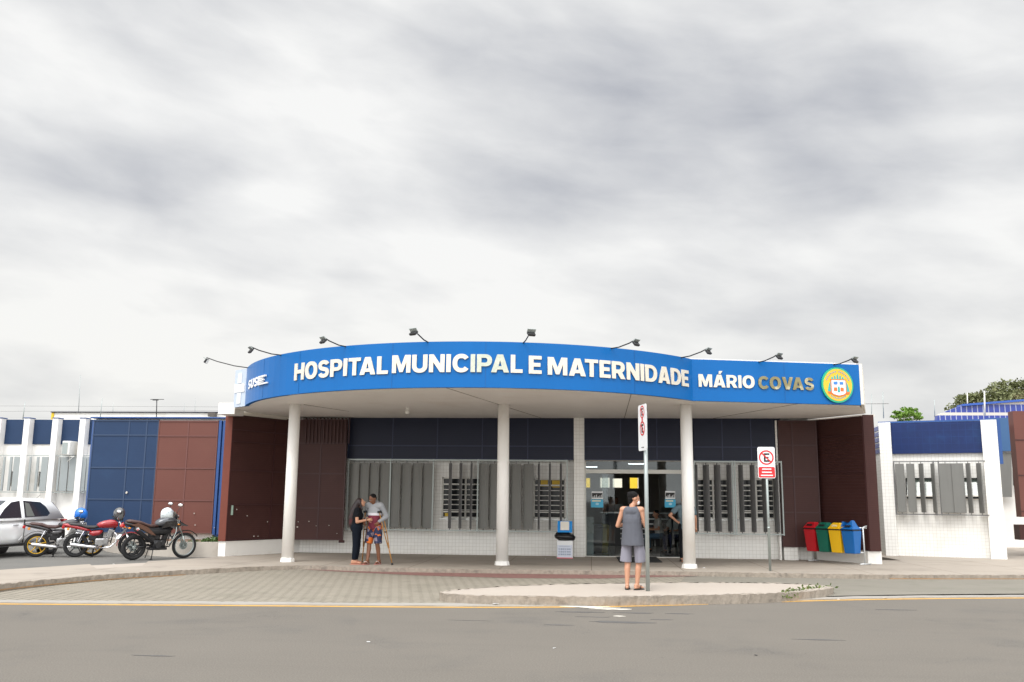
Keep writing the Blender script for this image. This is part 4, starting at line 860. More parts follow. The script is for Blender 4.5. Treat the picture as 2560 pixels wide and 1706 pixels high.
# ------------------------------------------------------------------ cars
tint = mat('car_glass', (.022, .028, .04), .08, coat=.5)
def car(label, loc, rz, paint, k=1., hk=1.):
    o = thing('parked_car', label, 'car', loc, rz)
    S = lambda *p: (p[0] * k, p[1] * k, p[2] * k * hk)
    b = B(); b.loft([(x * k, 0, zc * k, ry * k, rz_ * k, 4.5) for x, zc, ry, rz_ in ((0, .60, .68, .20), (.05, .60, .76, .29), (.22, .62, .81, .35), (.7, .61, .83, .37), (1.9, .60, .835, .36), (2.7, .59, .83, .35), (3.3, .56, .80, .32), (3.7, .52, .74, .26), (3.88, .48, .62, .18))], 28)
    body = b.build('body', paint, o)
    prof = [(.10, .93), (.20, 1.10), (.40, 1.33), (.55, 1.42), (.85, 1.465), (1.6, 1.48), (2.2, 1.43), (2.62, 1.22), (3.1, .90)]
    def gy(z): return .80 - .20 * max(0, (z - .92)) / .5
    b = B(); A = [b.b.verts.new(S(x, gy(z), z)) for x, z in prof]; C = [b.b.verts.new(S(x, -gy(z), z)) for x, z in prof]
    n = len(prof); f = [b.b.faces.new(A[::-1]), b.b.faces.new(C)]
    for i in range(n): f.append(b.b.faces.new((A[i], A[(i + 1) % n], C[(i + 1) % n], C[i])))
    bmesh.ops.recalc_face_normals(b.b, faces=f)
    bmesh.ops.bevel(b.b, geom=[e for e in b.b.edges if abs(e.verts[0].co.y - e.verts[1].co.y) < .12 and e.verts[0].co.z > .95 * k or abs(e.verts[0].co.y - e.verts[1].co.y) < .12 and e.verts[1].co.z > .95 * k], offset=.05, segments=3, affect='EDGES')
    for q in b.b.faces: q.smooth = True
    b.build('cabin', paint, o)
    for s in (1, -1):
        for nm, P in (('rear_window', [(.86, 1.01), (.72, 1.08), (.84, 1.26), (1.02, 1.375), (1.68, 1.41), (1.76, .985)]), ('front_window', [(1.90, .98), (1.82, 1.41), (2.15, 1.37), (2.45, 1.21), (2.78, .97)])):
            b = B(); b.poly([S(x, s * (gy(z) + .004), z) for x, z in P], (0, s * .006, 0)); b.mi = 1
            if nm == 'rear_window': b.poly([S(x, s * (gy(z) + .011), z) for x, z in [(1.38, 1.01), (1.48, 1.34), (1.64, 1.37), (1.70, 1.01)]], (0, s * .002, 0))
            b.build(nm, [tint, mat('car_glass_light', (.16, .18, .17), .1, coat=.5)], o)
        b = B(); b.poly([S(x, s * .842, z) for x, z in [(.1, .30), (3.6, .28), (3.6, .325), (.1, .345)]], (0, -s * .05, 0)); b.build('sill_trim', black_p, o)
        for x in (1.12, 2.15): b = B(); b.box(S(x, s * .838, .80), (.19 * k, .03, .025 * k), None, .008); b.build('door_handle', mat('handle_grey', (.35, .36, .38), .3), o)
        b = B(); b.box(S(1.83, s * .832, .64), (.008, .03, .60 * k)); b.build('door_gap', black_p, o)
        b = B(); b.box(S(.06, s * .70, .80), (.1 * k, .20 * k, .24 * k), None, .03); b.build('tail_light', mat('tail_red', (.4, .01, .01), .2), o)
        for x in (.72, 3.12):
            b = B(); b.tube([S(x, s * .66, .30), S(x, s * .852, .30)], .36 * k, 28); b.build('wheel_arch', black_p, o)
            b = B(); b.torus((x * k, s * .80 * k, .30 * k), .235 * k, .068 * k, 'y', 28, 8, 1.3); t_ = b.build('wheel', black_r, o)
            b = B(); b.tube([S(x, s * .76, .30), S(x, s * .865, .30)], .185 * k, 20); b.build('hub_cap', steel, t_)
    b = B(); b.poly([S(.185, -.66, 1.10), S(.185, .66, 1.10), S(.43, .58, 1.355), S(.43, -.58, 1.355)], (-.012, 0, .012)); b.build('rear_glass', tint, o)
    b = B(); b.tube([S(.4, 0, 1.44), S(.18, 0, 1.56)], .006, 5); b.build('aerial', black_p, o)
    b = B(); b.poly([S(2.26, -.56, 1.405), S(2.26, .56, 1.405), S(3.04, .68, .94), S(3.04, -.68, .94)], (.012, 0, .012)); b.build('windscreen', tint, o)
    return o
white_car = mat('car_white', (.86, .87, .87), .35, var=.02, coat=.3); dark_car = mat('car_dark', (.02, .02, .024), .2, coat=.7)
rear = Vector((-15.85, 25.7, .1)); hd = math.atan2(-.997, -.08)
car('white hatchback with tinted windows cut by the left edge, behind the motorcycles', rear, hd, white_car, 1.02, 1.02)
car('dark car of which only the roof shows over the white hatchback', Vector((-18.7, 26.7, .1)), hd, dark_car, 1.08, 1.15)
# ------------------------------------------------------------------ motorcycles
def wheel(o, x, r, tw, rimc, spokes, name='wheel', wire=False):
    b = B(); b.torus((x, 0, r), r - tw / 2, tw / 2, 'y', 36, 10, .95); w = b.build(name, black_r, o)
    b = B(); b.torus((x, 0, r), r - tw - .005, .014, 'y', 36, 6, 2.2)
    R_ = r - tw - .01
    if wire:
        for k in range(24): a = 2 * math.pi * k / 24; b.tube([(x + .03 * math.cos(a + .9), .02 * (-1) ** k, r + .03 * math.sin(a + .9)), (x + R_ * math.cos(a), 0, r + R_ * math.sin(a))], .0025, 4)
    else:
        for k in range(spokes):
            a = 2 * math.pi * k / spokes + .3; b.tube([(x, 0, r), (x + R_ * .5 * math.cos(a + .12), 0, r + R_ * .5 * math.sin(a + .12)), (x + R_ * math.cos(a), 0, r + R_ * math.sin(a))], [.022, .014, .016], 6)
    b.build('rim', rimc, w)
    b = B(); b.tube([(x, -.06, r), (x, .06, r)], .045, 16); b.tube([(x, .045, r), (x, .05, r)], .11, 24); b.build('hub', galv, w)
    return w
def motorcycle(label, loc, rz, c_body, c_rim, seatc, style='street', r=.31, lean=3):
    o = thing('motorcycle', label, 'motorcycle', loc, rz); o.rotation_euler = (R(lean), 0, rz)
    adv = style == 'adventure'; WB = 1.34
    wheel(o, 0, r, .085 if not adv else .10, c_rim, 5); fwr = r if not adv else .335
    wheel(o, WB, fwr, .07 if not adv else .075, galv if adv else c_rim, 5, wire=adv)
    # frame + swingarm
    b = B(); b.tube([(.98, 0, .93), (.90, .05, .72), (.86, .07, .42), (.50, .08, .33), (.42, .08, .5), (.46, .08, .70)], .017, 7)
    b.tube([(.98, 0, .90), (.55, .06, .78), (.0, .09, .76 if not adv else .86)], .016, 7); b.tube([(.42, .08, .38), (.02, .09, r)], .02, 7); b.tube([(.42, -.08, .38), (.02, -.09, r)], .02, 7)
    b.tube([(.46, -.08, .40), (.12, -.09, .72)], .014, 7); b.tube([(.98, 0, .90), (.88, -.06, .6), (.84, -.06, .36)], .016, 7); b.build('frame', black_p, o)
    # engine
    alu = mat('engine_alloy', (.42, .42, .42), .35, metal=.8, var=.15, nscale=20) if not adv else mat('engine_black', (.035, .035, .037), .4, metal=.3)
    b = B(); b.box((.62, 0, .40), (.34, .22, .20), None, .04); b.tube([(.58, -.15, .39), (.58, .15, .39)], .085, 18); b.tube([(.70, -.15, .43), (.70, .13, .43)], .065, 16)
    rot = Matrix.Rotation(R(-18), 3, 'Y')
    for k in range(7): b.box((.74 + .016 * k, 0, .50 + .030 * k), (.15, .17, .010), Matrix.Rotation(R(18), 3, 'Y'))
    b.box((.80, 0, .60), (.11, .12, .22), Matrix.Rotation(R(18), 3, 'Y'), .015); b.box((.85, 0, .70), (.15, .15, .05), Matrix.Rotation(R(18), 3, 'Y'), .015); b.build('engine', alu, o)
    if adv:
        b = B(); b.box((.60, 0, .28), (.46, .24, .07), None, .02); b.build('skid_plate', black_p, o)
    b = B(); b.box((.50, 0, .60), (.30, .16, .24), None, .05); b.box((.40, 0, .52), (.22, .20, .16), None, .03); b.build('airbox', black_p, o)
    # exhaust on the right (camera) side
    b = B(); b.tube([(.90, -.06, .66), (.99, -.09, .58), (.97, -.11, .40), (.84, -.13, .27), (.62, -.15, .25)] if not adv else [(.90, -.05, .64), (.98, -.08, .5), (.88, -.11, .33), (.6, -.12, .36), (.42, -.14, .45)], .019, 8)
    b.tube([(.64, -.15, .25), (.42, -.17, .275), (.10, -.19, .32), (-.12, -.20, .352), (-.14, -.20, .354)] if not adv else [(.44, -.14, .43), (.34, -.16, .50), (.0, -.19, .74), (-.10, -.19, .82)], [.02, .042, .046, .048, .04] if not adv else [.022, .05, .062, .055], 14)
    b.build('exhaust', chrome if not adv else black_p, o)
    if adv: b = B(); b.box((-.04, -.255, .80), (.07, .01, .06), Matrix.Rotation(R(-36), 3, 'Y')); b.mi = 1; b.box((-.045, -.262, .785), (.045, .006, .03), Matrix.Rotation(R(-36), 3, 'Y')); b.build('exhaust_badge', [sign_white, red_paint], o)
    # tank, seat, covers
    if not adv:
        b = B(); b.loft([(.47, 0, .83, .05, .04, 2.5), (.52, 0, .84, .10, .07, 2.5), (.64, 0, .86, .125, .10, 2.6), (.80, 0, .875, .135, .115, 2.5), (.92, 0, .865, .11, .10, 2.4), (.99, 0, .85, .06, .06, 2.2)], 20); b.build('tank', c_body, o)
        b = B(); b.loft([(-.22, 0, .865, .07, .02, 3), (-.16, 0, .87, .11, .04, 3), (.08, 0, .845, .12, .045, 3), (.22, 0, .79, .12, .045, 3), (.40, 0, .78, .11, .045, 3), (.54, 0, .81, .08, .04, 3)], 16); b.build('seat', seatc, o)
        b = B(); b.loft([(-.36, 0, .855, .04, .025, 3), (-.25, 0, .835, .09, .05, 3), (.0, 0, .785, .115, .055, 3), (.22, 0, .725, .115, .045, 3), (.34, 0, .70, .10, .02, 3)], 16); b.build('tail_cowl', c_body, o)
        b = B(); b.loft([(.30, 0, .64, .10, .05, 3), (.40, 0, .62, .125, .085, 3), (.54, 0, .64, .125, .075, 3), (.62, 0, .67, .09, .04, 3)], 14); b.build('side_cover', c_body, o)
    else:
        b = B(); b.loft([(.50, 0, .90, .05, .04, 2.5), (.56, 0, .93, .12, .08, 2.6), (.70, 0, .97, .17, .12, 2.6), (.86, 0, 1.00, .19, .13, 2.5), (1.0, 0, .97, .15, .11, 2.4), (1.08, 0, .95, .08, .07, 2.2)], 20); b.build('tank', mat('grey_gloss', (.09, .095, .105), .2, metal=.3, coat=.5), o)
        b = B(); b.poly([(.60, -.165, .80), (.72, -.18, .98), (.95, -.20, .99), (1.10, -.17, .86), (1.02, -.18, .76), (.84, -.17, .84)], (0, .03, 0)); b.poly([(.60, .165, .80), (.72, .18, .98), (.95, .20, .99), (1.10, .17, .86), (1.02, .18, .76), (.84, .17, .84)], (0, -.03, 0)); b.build('tank_shroud', black_g, o)
        b = B(); b.loft([(-.26, 0, .985, .06, .02, 3), (-.16, 0, .985, .11, .045, 3), (.10, 0, .945, .12, .045, 3), (.34, 0, .86, .12, .04, 3), (.56, 0, .855, .09, .04, 3)], 16); b.build('seat', seatc, o)
        b = B(); b.poly([(-.18, -.128, .90), (.02, -.135, .94), (.26, -.14, .84), (.50, -.13, .62), (.38, -.13, .64), (.14, -.135, .78)], (0, .04, 0)); b.build('side_panel', mat('copper_panel', (.16, .085, .06), .3, metal=.4), o)
        b = B(); b.loft([(-.30, 0, .93, .05, .03, 3), (-.15, 0, .90, .10, .055, 3), (.15, 0, .82, .11, .06, 3), (.45, 0, .72, .12, .12, 3), (.78, 0, .72, .13, .10, 3), (.95, 0, .80, .09, .06, 3)], 16); b.build('tail_cowl', black_p, o)
        b = B(); b.poly([(1.02, -.05, 1.0), (1.14, -.05, .98), (1.42, -.01, .84), (1.10, -.05, .86)], (0, .10, 0)); b.build('beak', black_g, o)
        b = B(); b.poly([(1.06, -.11, 1.0), (1.06, .11, 1.0), (.98, .08, 1.22), (.98, -.08, 1.22)], (.006, 0, .002)); b.build('windscreen', mat('screen_smoke', (.25, .24, .2), .15), o)
        b = B(); b.tube([(1.02, -.13, .92), (1.0, -.2, .72), (.93, -.20, .52), (.84, -.16, .38)], .014, 7); b.tube([(1.02, .13, .92), (1.0, .2, .72), (.93, .20, .52), (.84, .16, .38)], .014, 7); b.build('crash_bar', galv, o)
    # rear mudguard, plate, light
    zt_ = .80 if not adv else .88
    b = B()
    pts = [(.16, r + .34 * .95), (.0, r + r + .05), (-.16, r + .33), (-.30, r + .22), (-.42, r + .06)] if not adv else [(-.05, .84), (-.22, .80), (-.33, .68), (-.40, .52)]
    for a, c in zip(pts[:-1], pts[1:]): b.poly([(a[0], -.06, a[1]), (c[0], -.06, c[1]), (c[0], .06, c[1]), (a[0], .06, a[1])], (0, 0, .012))
    b.build('rear_mudguard', black_g, o)
    b = B(); b.box((-.34, 0, zt_ - .01), (.07, .13, .08), Matrix.Rotation(R(20), 3, 'Y'), .015); b.build('tail_light', mat('tail_red', (.4, .01, .01), .2), o)
    b = B(); b.box((-.40, 0, r + .19 if not adv else .60), (.008, .17, .13), Matrix.Rotation(R(35), 3, 'Y')); b.build('number_plate', sign_white, o)
    b = B()
    for s in (-1, 1):
        for x, z in ((-.22, zt_ - .06), (1.06, .84 if not adv else .90)): b.ell((x, s * .17, z), (.035, .022, .022), None, 10, 6); b.tube([(x, 0, z), (x, s * .16, z)], .008, 5)
    b.build('indicator', mat('indicator_amber', (.75, .26, .02), .3), o)
    # shocks
    if not adv:
        for s in (-1, 1):
            b = B(); b.tube([(-.0, s * .125, r + .02), (.17, s * .125, .70)], .011, 8)
            for k in range(9): t_ = .25 + .065 * k; b.torus((.17 * t_, s * .125, r + .02 + (.68 - r) * t_), .022, .006, 'z', 10, 5)
            b.build('shock_absorber', chrome, o)
    # fork, mudguard, lamp, bars
    hx, hz = (1.02, .93) if not adv else (1.03, 1.02)
    b = B()
    for s in (-1, 1): b.tube([(WB, s * .085, fwr), (WB - .10, s * .085, fwr + .26)], .025, 10); b.tube([(WB - .10, s * .085, fwr + .26), (hx, s * .085, hz)], .017, 10)
    b.box((hx + .01, 0, hz - .02), (.06, .22, .03), Matrix.Rotation(R(25), 3, 'Y'), .01); b.build('fork', chrome if not adv else mat('fork_alloy', (.45, .5, .48), .3, metal=.7), o)
    b = B(); N = 9; a0, a1 = (R(185), R(50)) if not adv else (R(150), R(35)); rr = fwr + (.018 if not adv else .05)
    P = [(WB + rr * math.cos(a0 + (a1 - a0) * k / N), fwr + rr * math.sin(a0 + (a1 - a0) * k / N)) for k in range(N + 1)]
    for (xa_, za_), (xc_, zc_) in zip(P[:-1], P[1:]): b.poly([(xa_, -.055, za_), (xc_, -.055, zc_), (xc_, .055, zc_), (xa_, .055, za_)], ((xa_ - WB) * .06, 0, (za_ - fwr) * .06 + .003))
    b.build('front_mudguard', c_body if not adv else black_g, o)
    b = B(); b.loft([(hx + .02, 0, hz - .10, .05, .05, 2), (hx + .09, 0, hz - .10, .095, .09, 2.3), (hx + .13, 0, hz - .10, .095, .09, 2.3)], 18); hl = b.build('headlight', black_g if adv else c_body, o)
    b = B(); b.ell((hx + .128, 0, hz - .10), (.02, .082, .078), None, 18, 10); b.build('lens', mat('lamp_lens', (.55, .57, .58), .15), hl)
    b = B(); hb = hz + (.12 if not adv else .14)
    b.tube([(hx - .16, -.36, hb - .01), (hx - .06, -.22, hb + .01), (hx, -.07, hz + .03), (hx, .07, hz + .03), (hx - .06, .22, hb + .01), (hx - .16, .36, hb - .01)], .011, 8); bar = b.build('handlebar', chrome if not adv else black_p, o)
    for s in (-1, 1): b = B(); b.tube([(hx - .09, s * .26, hb + .008), (hx - .17, s * .37, hb - .012)], .018, 10); b.build('grip', black_r, bar); b = B(); b.tube([(hx - .07, s * .23, hb), (hx - .06, s * .36, hb - .03)], .005, 5); b.build('lever', galv, bar)
    b = B(); b.box((hx + .03, 0, hz + .06), (.09, .14, .05), None, .02); b.build('instrument_panel', black_r, bar)
    for s in (-1, 1):
        b = B(); b.tube([(hx - .08, s * .22, hb + .01), (hx - .03, s * .30, hb + (.13 if not adv else .20))], .006, 6); mr = Matrix.Rotation(R(52), 3, 'Z'); mc = Vector((hx - .03, s * .31, hb + (.16 if not adv else .25))); b.ell(mc, (.020, .070, .045), mr, 14, 8); b.mi = 1; b.ell(mc + mr @ Vector((-.014, 0, 0)), (.011, .060, .037), mr, 14, 8); b.build('mirror', [black_g, mat('mirror_glass', (.9, .9, .92), .25, metal=1.)], o)
    b = B(); b.tube([(.46, .10, .36), (.40, .20, .02)], .012, 6); b.tube([(.46, -.12, .30), (.41, -.17, .005 + .02)], .013, 6); b.box((.40, -.175, .02), (.07, .03, .02)); b.tube([(.52, -.1, .32), (.52, -.24, .32)], .013, 6); b.tube([(.25, -.1, .36), (.25, -.22, .38)], .013, 6); b.build('stand', black_p, o)
    return o
red_m = mat('bike_red', (.33, .012, .018), .22, coat=.7, var=.05); blk_m = mat('bike_black', (.022, .02, .022), .25, coat=.6); gold_rim = mat('rim_gold', (.75, .45, .04), .3, metal=.3); dark_rim = mat('rim_dark', (.03, .03, .032), .4, metal=.4)
seat_b = mat('seat_black', (.03, .028, .028), .55); seat_br = mat('seat_brown', (.07, .035, .03), .5)
def bike_at(u, v): p = atz(u, v, .1); return p, math.atan2(-p.x, p.y) if False else math.atan2(-p.x, p.y)
p, a_ = bike_at(89, 1393); motorcycle('black motorcycle with yellow wheel rims, nearest the white car', p, a_, blk_m, gold_rim, seat_br)
p2, a2 = bike_at(187, 1393.5); motorcycle('red motorcycle with a chrome exhaust between two black ones', p2, a2, red_m, dark_rim, seat_b)
p3, a3 = bike_at(331, 1400.9); motorcycle('black adventure motorcycle with a beak and high exhaust, rightmost of the three', p3, a3 + R(22), blk_m, dark_rim, seat_br, 'adventure', r=.32)
def helmet(label, u, v, Y_, m, rz, m2=black_g):
    c = aty(u, v, Y_); o = thing('helmet', label, 'helmet', c, rz)
    b = B(); b.loft([(-.13, 0, -.01, .07, .07, 2), (-.10, 0, 0, .105, .11, 2.1), (-.02, 0, .01, .125, .135, 2.1), (.07, 0, 0, .115, .125, 2.1), (.13, 0, -.02, .075, .09, 2.2)], 20); b.ell((0, 0, .02), (.128, .122, .128)); b.build('shell', m, o)
    b = B(); b.ell((.045, 0, .015), (.098, .112, .055)); b.build('visor', m2, o); b = B(); b.tube([(0, 0, -.10), (0, 0, -.15)], .09, 16); b.build('padding', black_r, o); o.scale = (1.2, 1.2, 1.2)
helmet('bright blue helmet resting on the handlebar of the yellow rimmed motorcycle', 202.5, 1286, p.y + .6, mat('helmet_blue', (.01, .16, .62), .3, coat=.4), R(35))
helmet('grey and black helmet on the mirror of the red motorcycle', 298.5, 1285, p2.y + .62, mat('helmet_grey', (.10, .10, .10), .16, metal=.5, coat=.8), R(-60))
helmet('white and teal patterned helmet on the adventure motorcycle tank', 418, 1286, p3.y + .55, mat('helmet_pattern', (.62, .68, .70), .2, coat=.5, var=.1, c2=(.02, .05, .10), c2amt=1., c2scale=9), R(20))
# ------------------------------------------------------------------ street signs
def rounded(b, w, h, r, y, th, n=6, zc=0., xc=0.):
    pts = []
    for (cx_, cz_, a) in ((w / 2 - r, h / 2 - r, 0), (-w / 2 + r, h / 2 - r, 90), (-w / 2 + r, -h / 2 + r, 180), (w / 2 - r, -h / 2 + r, 270)):
        for k in range(n + 1): q = R(a + 90 * k / n); pts.append((xc + cx_ + r * math.cos(q), y, zc + cz_ + r * math.sin(q)))
    b.poly(pts, (0, th, 0))
def ring(b, xc, zc, r0, r1, y, n=36, sx=1.):
    for k in range(n):
        a, c = 2 * math.pi * k / n, 2 * math.pi * (k + 1) / n
        b.face([(xc + sx * r0 * math.cos(a), y, zc + r0 * math.sin(a)), (xc + sx * r0 * math.cos(c), y, zc + r0 * math.sin(c)), (xc + sx * r1 * math.cos(c), y, zc + r1 * math.sin(c)), (xc + sx * r1 * math.cos(a), y, zc + r1 * math.sin(a))])
def no_parking(b, xc, zc, r):
    b.mi = 1; ring(b, xc, zc, r * .80, r, -.004)
    b.mi = 2; h_ = r * .58; t_ = r * .22
    b.box((xc - r * .22, -.004, zc), (t_, .002, 2 * h_))
    for k, l in ((1, .74), (0, .62), (-1, .74)): b.box((xc - r * .22 + l * r / 2 - t_ / 2 + .002, -.0045 - .0003 * k, zc + k * (h_ - t_ / 2)), (l * r, .002, t_))
    b.mi = 1; b.box((xc, -.008, zc), (t_ * .75, .002, 2 * r * .86), Matrix.Rotation(R(-45), 3, 'Y'))
bp = atz(1926, 1428, .15)
o = thing('no_parking_sign', 'no parking sign with a crossed letter E over a red text panel, facing the road', 'sign', bp)
zt = aty(1913, 1118, bp.y).z - .15; zb_ = aty(1916, 1196, bp.y).z - .15
xo = aty(1914, 1157, bp.y).x - bp.x
b = B(); b.tube([(0, .02, 0), (0, .02, zt - .05)], .031, 12); b.tube([(0, .02, .95), (0, .02, 1.0)], .036, 12); b.build('pole', galv, o)
W_ = .40; H_ = zt - zb_; zc = (zt + zb_) / 2
b = B(); b.mi = 0; rounded(b, W_, H_, .04, -.02, .004, zc=zc); b.mi = 0
pb = b.build('plate', [sign_white, red_paint, black_paint], o)
b = B(); no_parking(b, 0, H_ * .16, .172); b.mi = 1; rounded(b, W_ * .94, H_ * .34, .03, -.003, .002, zc=-H_ * .31)
b.mi = 0
for k, w_ in ((1, .62), (0, .66), (-1, .80)): b.box((0, -.006, -H_ * .31 + k * H_ * .10), (W_ * .86 * w_, .002, H_ * .035))
mk = b.build('marking', [sign_white, red_paint, black_paint], pb); mk.location = (0, -.0205, zc)
bp = atz(1615, 1478.5, .15)
o = thing('parking_sign', 'tall sign seen nearly edge on, on the pole beside the man in the tank top', 'sign', bp, R(-74))
zt = aty(1600, 1012, bp.y).z - .15; zb_ = aty(1600, 1127, bp.y).z - .15; H_ = zt - zb_; zc = (zt + zb_) / 2
b = B(); b.tube([(0, .035, 0), (0, .035, zt - .12)], .037, 14); b.build('pole', galv, o)
b = B(); rounded(b, .46, H_, .05, -.02, .004, zc=zc); pb = b.build('plate', [sign_white], o)
b = B(); b.mi = 1; no_parking(b, 0, H_ * .34, .115); no_parking(b, 0, -H_ * .02, .13); b.mi = 1; b.box((0, -.0025, H_ * .165), (.06, .002, H_ * .13)); b.mi = 2
for k in range(5): b.box((-.05 + .028 * k, -.004, -H_ * .43), (.018, .002, .014))
mk = b.build('marking', [sign_white, red_paint, black_paint], pb); mk.location = (0, -.0205, zc)
b = B(); b.box((.0, .01, zc + H_ * .32), (.1, .05, .03)); b.box((0, .01, zc - H_ * .3), (.1, .05, .03)); b.build('clamp', galv, o)
# ------------------------------------------------------------------ recycling bins on their rack
r0, r1_ = atz(2037, 1399, .15), atz(2172, 1412, .15); r0 = Vector((6.20, 26.25, .15)); r1_ = Vector((7.02, 24.72, .15))
r0 = atz(2037, 1397, .15) * 1; r0.y = 26.2; r0.x = aty(2037, 1397, 26.2).x; r0.z = .15
r1_.y = 24.85; r1_.x = aty(2170, 1412, 24.85).x; r1_.z = .15
rv = (r1_ - r0).to_2d(); ra = math.atan2(rv.y, rv.x); RL = rv.length
rack = thing('bin_rack', 'white tubular steel rack carrying four coloured recycling bins', 'rack', r0, ra)
b = B()
for s in (.02, RL - .02): b.tube([(s, -.28, .02), (s, .14, .02)], .02, 8); b.tube([(s, -.08, .02), (s, -.10, .95), (s, .05, .98)], .02, 8)
for z, y in ((.30, -.07), (.93, -.08), (.93, .04)): b.tube([(.02, y, z), (RL - .02, y, z)], .016, 8)
b.build('frame', mat('rack_paint', (.62, .64, .64), .3, metal=.4), rack)
BC = [('red', (.50, .012, .02), 'red recycling bin, leftmost of the row on the rack'), ('green', (.008, .13, .085), 'dark green recycling bin between the red and the yellow one'), ('yellow', (.80, .47, .01), 'yellow recycling bin between the green and the blue one'), ('blue', (.008, .12, .38), 'blue recycling bin with an open swing lid, rightmost on the rack')]
bw_ = (RL - .06) / 4
for i, (nm, cc, lab) in enumerate(BC):
    s = .03 + bw_ * (i + .5); pos = r0 + Vector((math.cos(ra) * s, math.sin(ra) * s, 0))
    o = thing('recycling_bin', lab, 'recycling bin', pos, ra, 'coloured recycling bins on a rack'); m = mat('bin_' + nm, cc, .35, var=.06)
    w = bw_ * .47; y0_, y1_ = -.12, -.46
    def ringz(b, z, w_, ya, yb, r=None): return [(-w_, ya, z), (w_, ya, z), (w_, yb, z), (-w_, yb, z)]
    def frus(b, A, C):
        a = [b.b.verts.new(p) for p in A]; c = [b.b.verts.new(p) for p in C]; fs_ = [b.b.faces.new(a), b.b.faces.new(c[::-1])]
        for k in range(4): fs_.append(b.b.faces.new((a[k], c[k], c[(k + 1) % 4], a[(k + 1) % 4])))
        b._tag(fs_, False); bmesh.ops.recalc_face_normals(b.b, faces=fs_)
        bmesh.ops.bevel(b.b, geom=list({e for f_ in fs_ for e in f_.edges}), offset=.012, segments=2, affect='EDGES')
    b = B(); frus(b, ringz(b, .28, w * .80, -.16, -.40), ringz(b, .86, w * .98, y0_, y1_)); body = b.build('body', m, o)
    b = B(); b.bb(-w * .99, w * .99, y1_ - .005, y0_, .865, .885); b.build('rim', black_p, o)
    b = B(); frus(b, ringz(b, .89, w * 1.04, y0_ + .02, y1_ - .03), ringz(b, 1.05 if i < 3 else 1.0, w * .60, y0_ - .09, y1_ + .10)); 
    if i == 3: frus(b, ringz(b, .97, w * .62, y0_ - .04, y1_ + .06), [(w * .20, y0_ - .10, 1.12), (w * .34, y0_ - .10, 1.12), (w * .34, y1_ + .12, 1.12), (w * .20, y1_ + .12, 1.12)]); b.poly([(-w * .98, y1_, .95), (-w * .72, y1_, 1.09), (-w * .55, y1_ + .1, 1.07), (-w * .60, y0_, 1.02)], (.03, .02, 0))
    b.build('lid', m, o)
    b = B(); b.box((0, y1_ + .026, .975), (w * .9, .006, .055), Matrix.Rotation(R(-38), 3, 'X')); b.build('slot', black_p if i != 2 else mat('slot_pale', (.75, .6, .3), .5), o)
# ------------------------------------------------------------------ sanitiser pedestal, mat, kiosk, inside bins
pp = atz(1412, 1397, .15); o = thing('waste_stand', 'white waste stand with a black bag and blue tray against the tiled pillar', 'waste stand', pp)
kx = 26.0 / FPX
b = B(); b.box((0, .17, .24), (.44, .34, .48), None, .02); b.build('pedestal', sign_white, o)
b = B(); b.mi = 0; b.bb(-.20, .20, -.012, -.004, .03, .36); b.mi = 1; b.bb(-.215, .215, -.014, -.004, .006, .028); b.mi = 2
for r_ in range(3):
    for k in range(6): ww = .022 + .012 * ((k * 5 + r_ * 3) % 3) / 2; b.bb(-.165 + .058 * k, -.165 + .058 * k + ww, -.016, -.013, .235 - .07 * r_, .27 - .07 * r_)
b.bb(-.16, .14, -.016, -.013, .325, .332); b.build('poster', [mat('poster_pale', (.66, .70, .80), .5), mat('poster_pink', (.75, .13, .17), .5), mat('poster_ink', (.10, .16, .28), .5)], o)
b = B(); b.ell((.0, .17, .58), (.29, .24, .14), Matrix.Rotation(R(6), 3, 'Y'), 20, 12); bo = b.build('bag', mat('bag_black', (.012, .012, .014), .25, bump=.8, bscale=9), o); jitter(bo, .012, 4)
b = B(); b.poly([(-.20, -.02, .70), (.20, -.02, .70), (.20, .10, 1.0), (-.20, .10, 1.0)], (0, .12, .0)); b.build('tray', mat('tray_blue', (.01, .27, .72), .35), o)
b = B(); b.poly([(-.12, -.008, .76), (.12, -.008, .76), (.12, .085, .99), (-.12, .085, .99)], (0, -.012, .0)); b.build('paper', cream, o)
m0, m1 = atz(1541, 1407, .15), atz(1655, 1407, .15); b = B(); mm = [(.62, 24.9), (1.80, 24.9), (1.72, 26.3), (.70, 26.3)]
ma = [atz(1556, 1406, .15), atz(1655, 1406, .15), atz(1644, 1393.5, .15), atz(1542, 1393.5, .15)]
b.slab([(p_.x, p_.y) for p_ in (atz(1549, 1407, .15), atz(1656, 1407, .15), atz(1640, 1394, .15), atz(1541, 1394, .15))], .154, .168); tag(b.build('door_mat', mat('mat_black', (.02, .021, .02), .9, bump=.5)), 'black rubber door mat in front of the entrance', 'mat')
kp = aty(1681, 1300, 27.4); o = thing('queue_stand', 'black post on a flat round base just inside the glass door', 'stand', (kp.x, 27.5, .155))
b = B(); b.tube([(0, 0, .0), (0, 0, .025)], .26, 28); b.build('base', black_p, o); b = B(); b.tube([(0, 0, .026), (0, 0, 1.15)], .035, 12); b.build('post', black_p, o)
for (u, cc, lab, yy) in ((1492, (.10, .11, .13), 'dark grey waste bin inside the left glass panel', 28.6), (1507, (.45, .36, .08), 'yellow waste bin inside the left glass panel', 28.9)):
    c = aty(u, 1300, yy); o = thing('waste_bin', lab, 'bin', (c.x, yy, .155)); m = mat('wb' + str(u), cc, .5)
    b = B(); b.loft([(0, 0, 0, .15, .15, 5), (.75, 0, 0, .19, .19, 5)], 20, ax='z'); b.build('body', m, o); b = B(); b.loft([(.755, 0, 0, .20, .20, 5), (.80, 0, 0, .20, .20, 5), (.86, 0, 0, .12, .15, 4)], 20, ax='z'); b.build('lid', m, o)
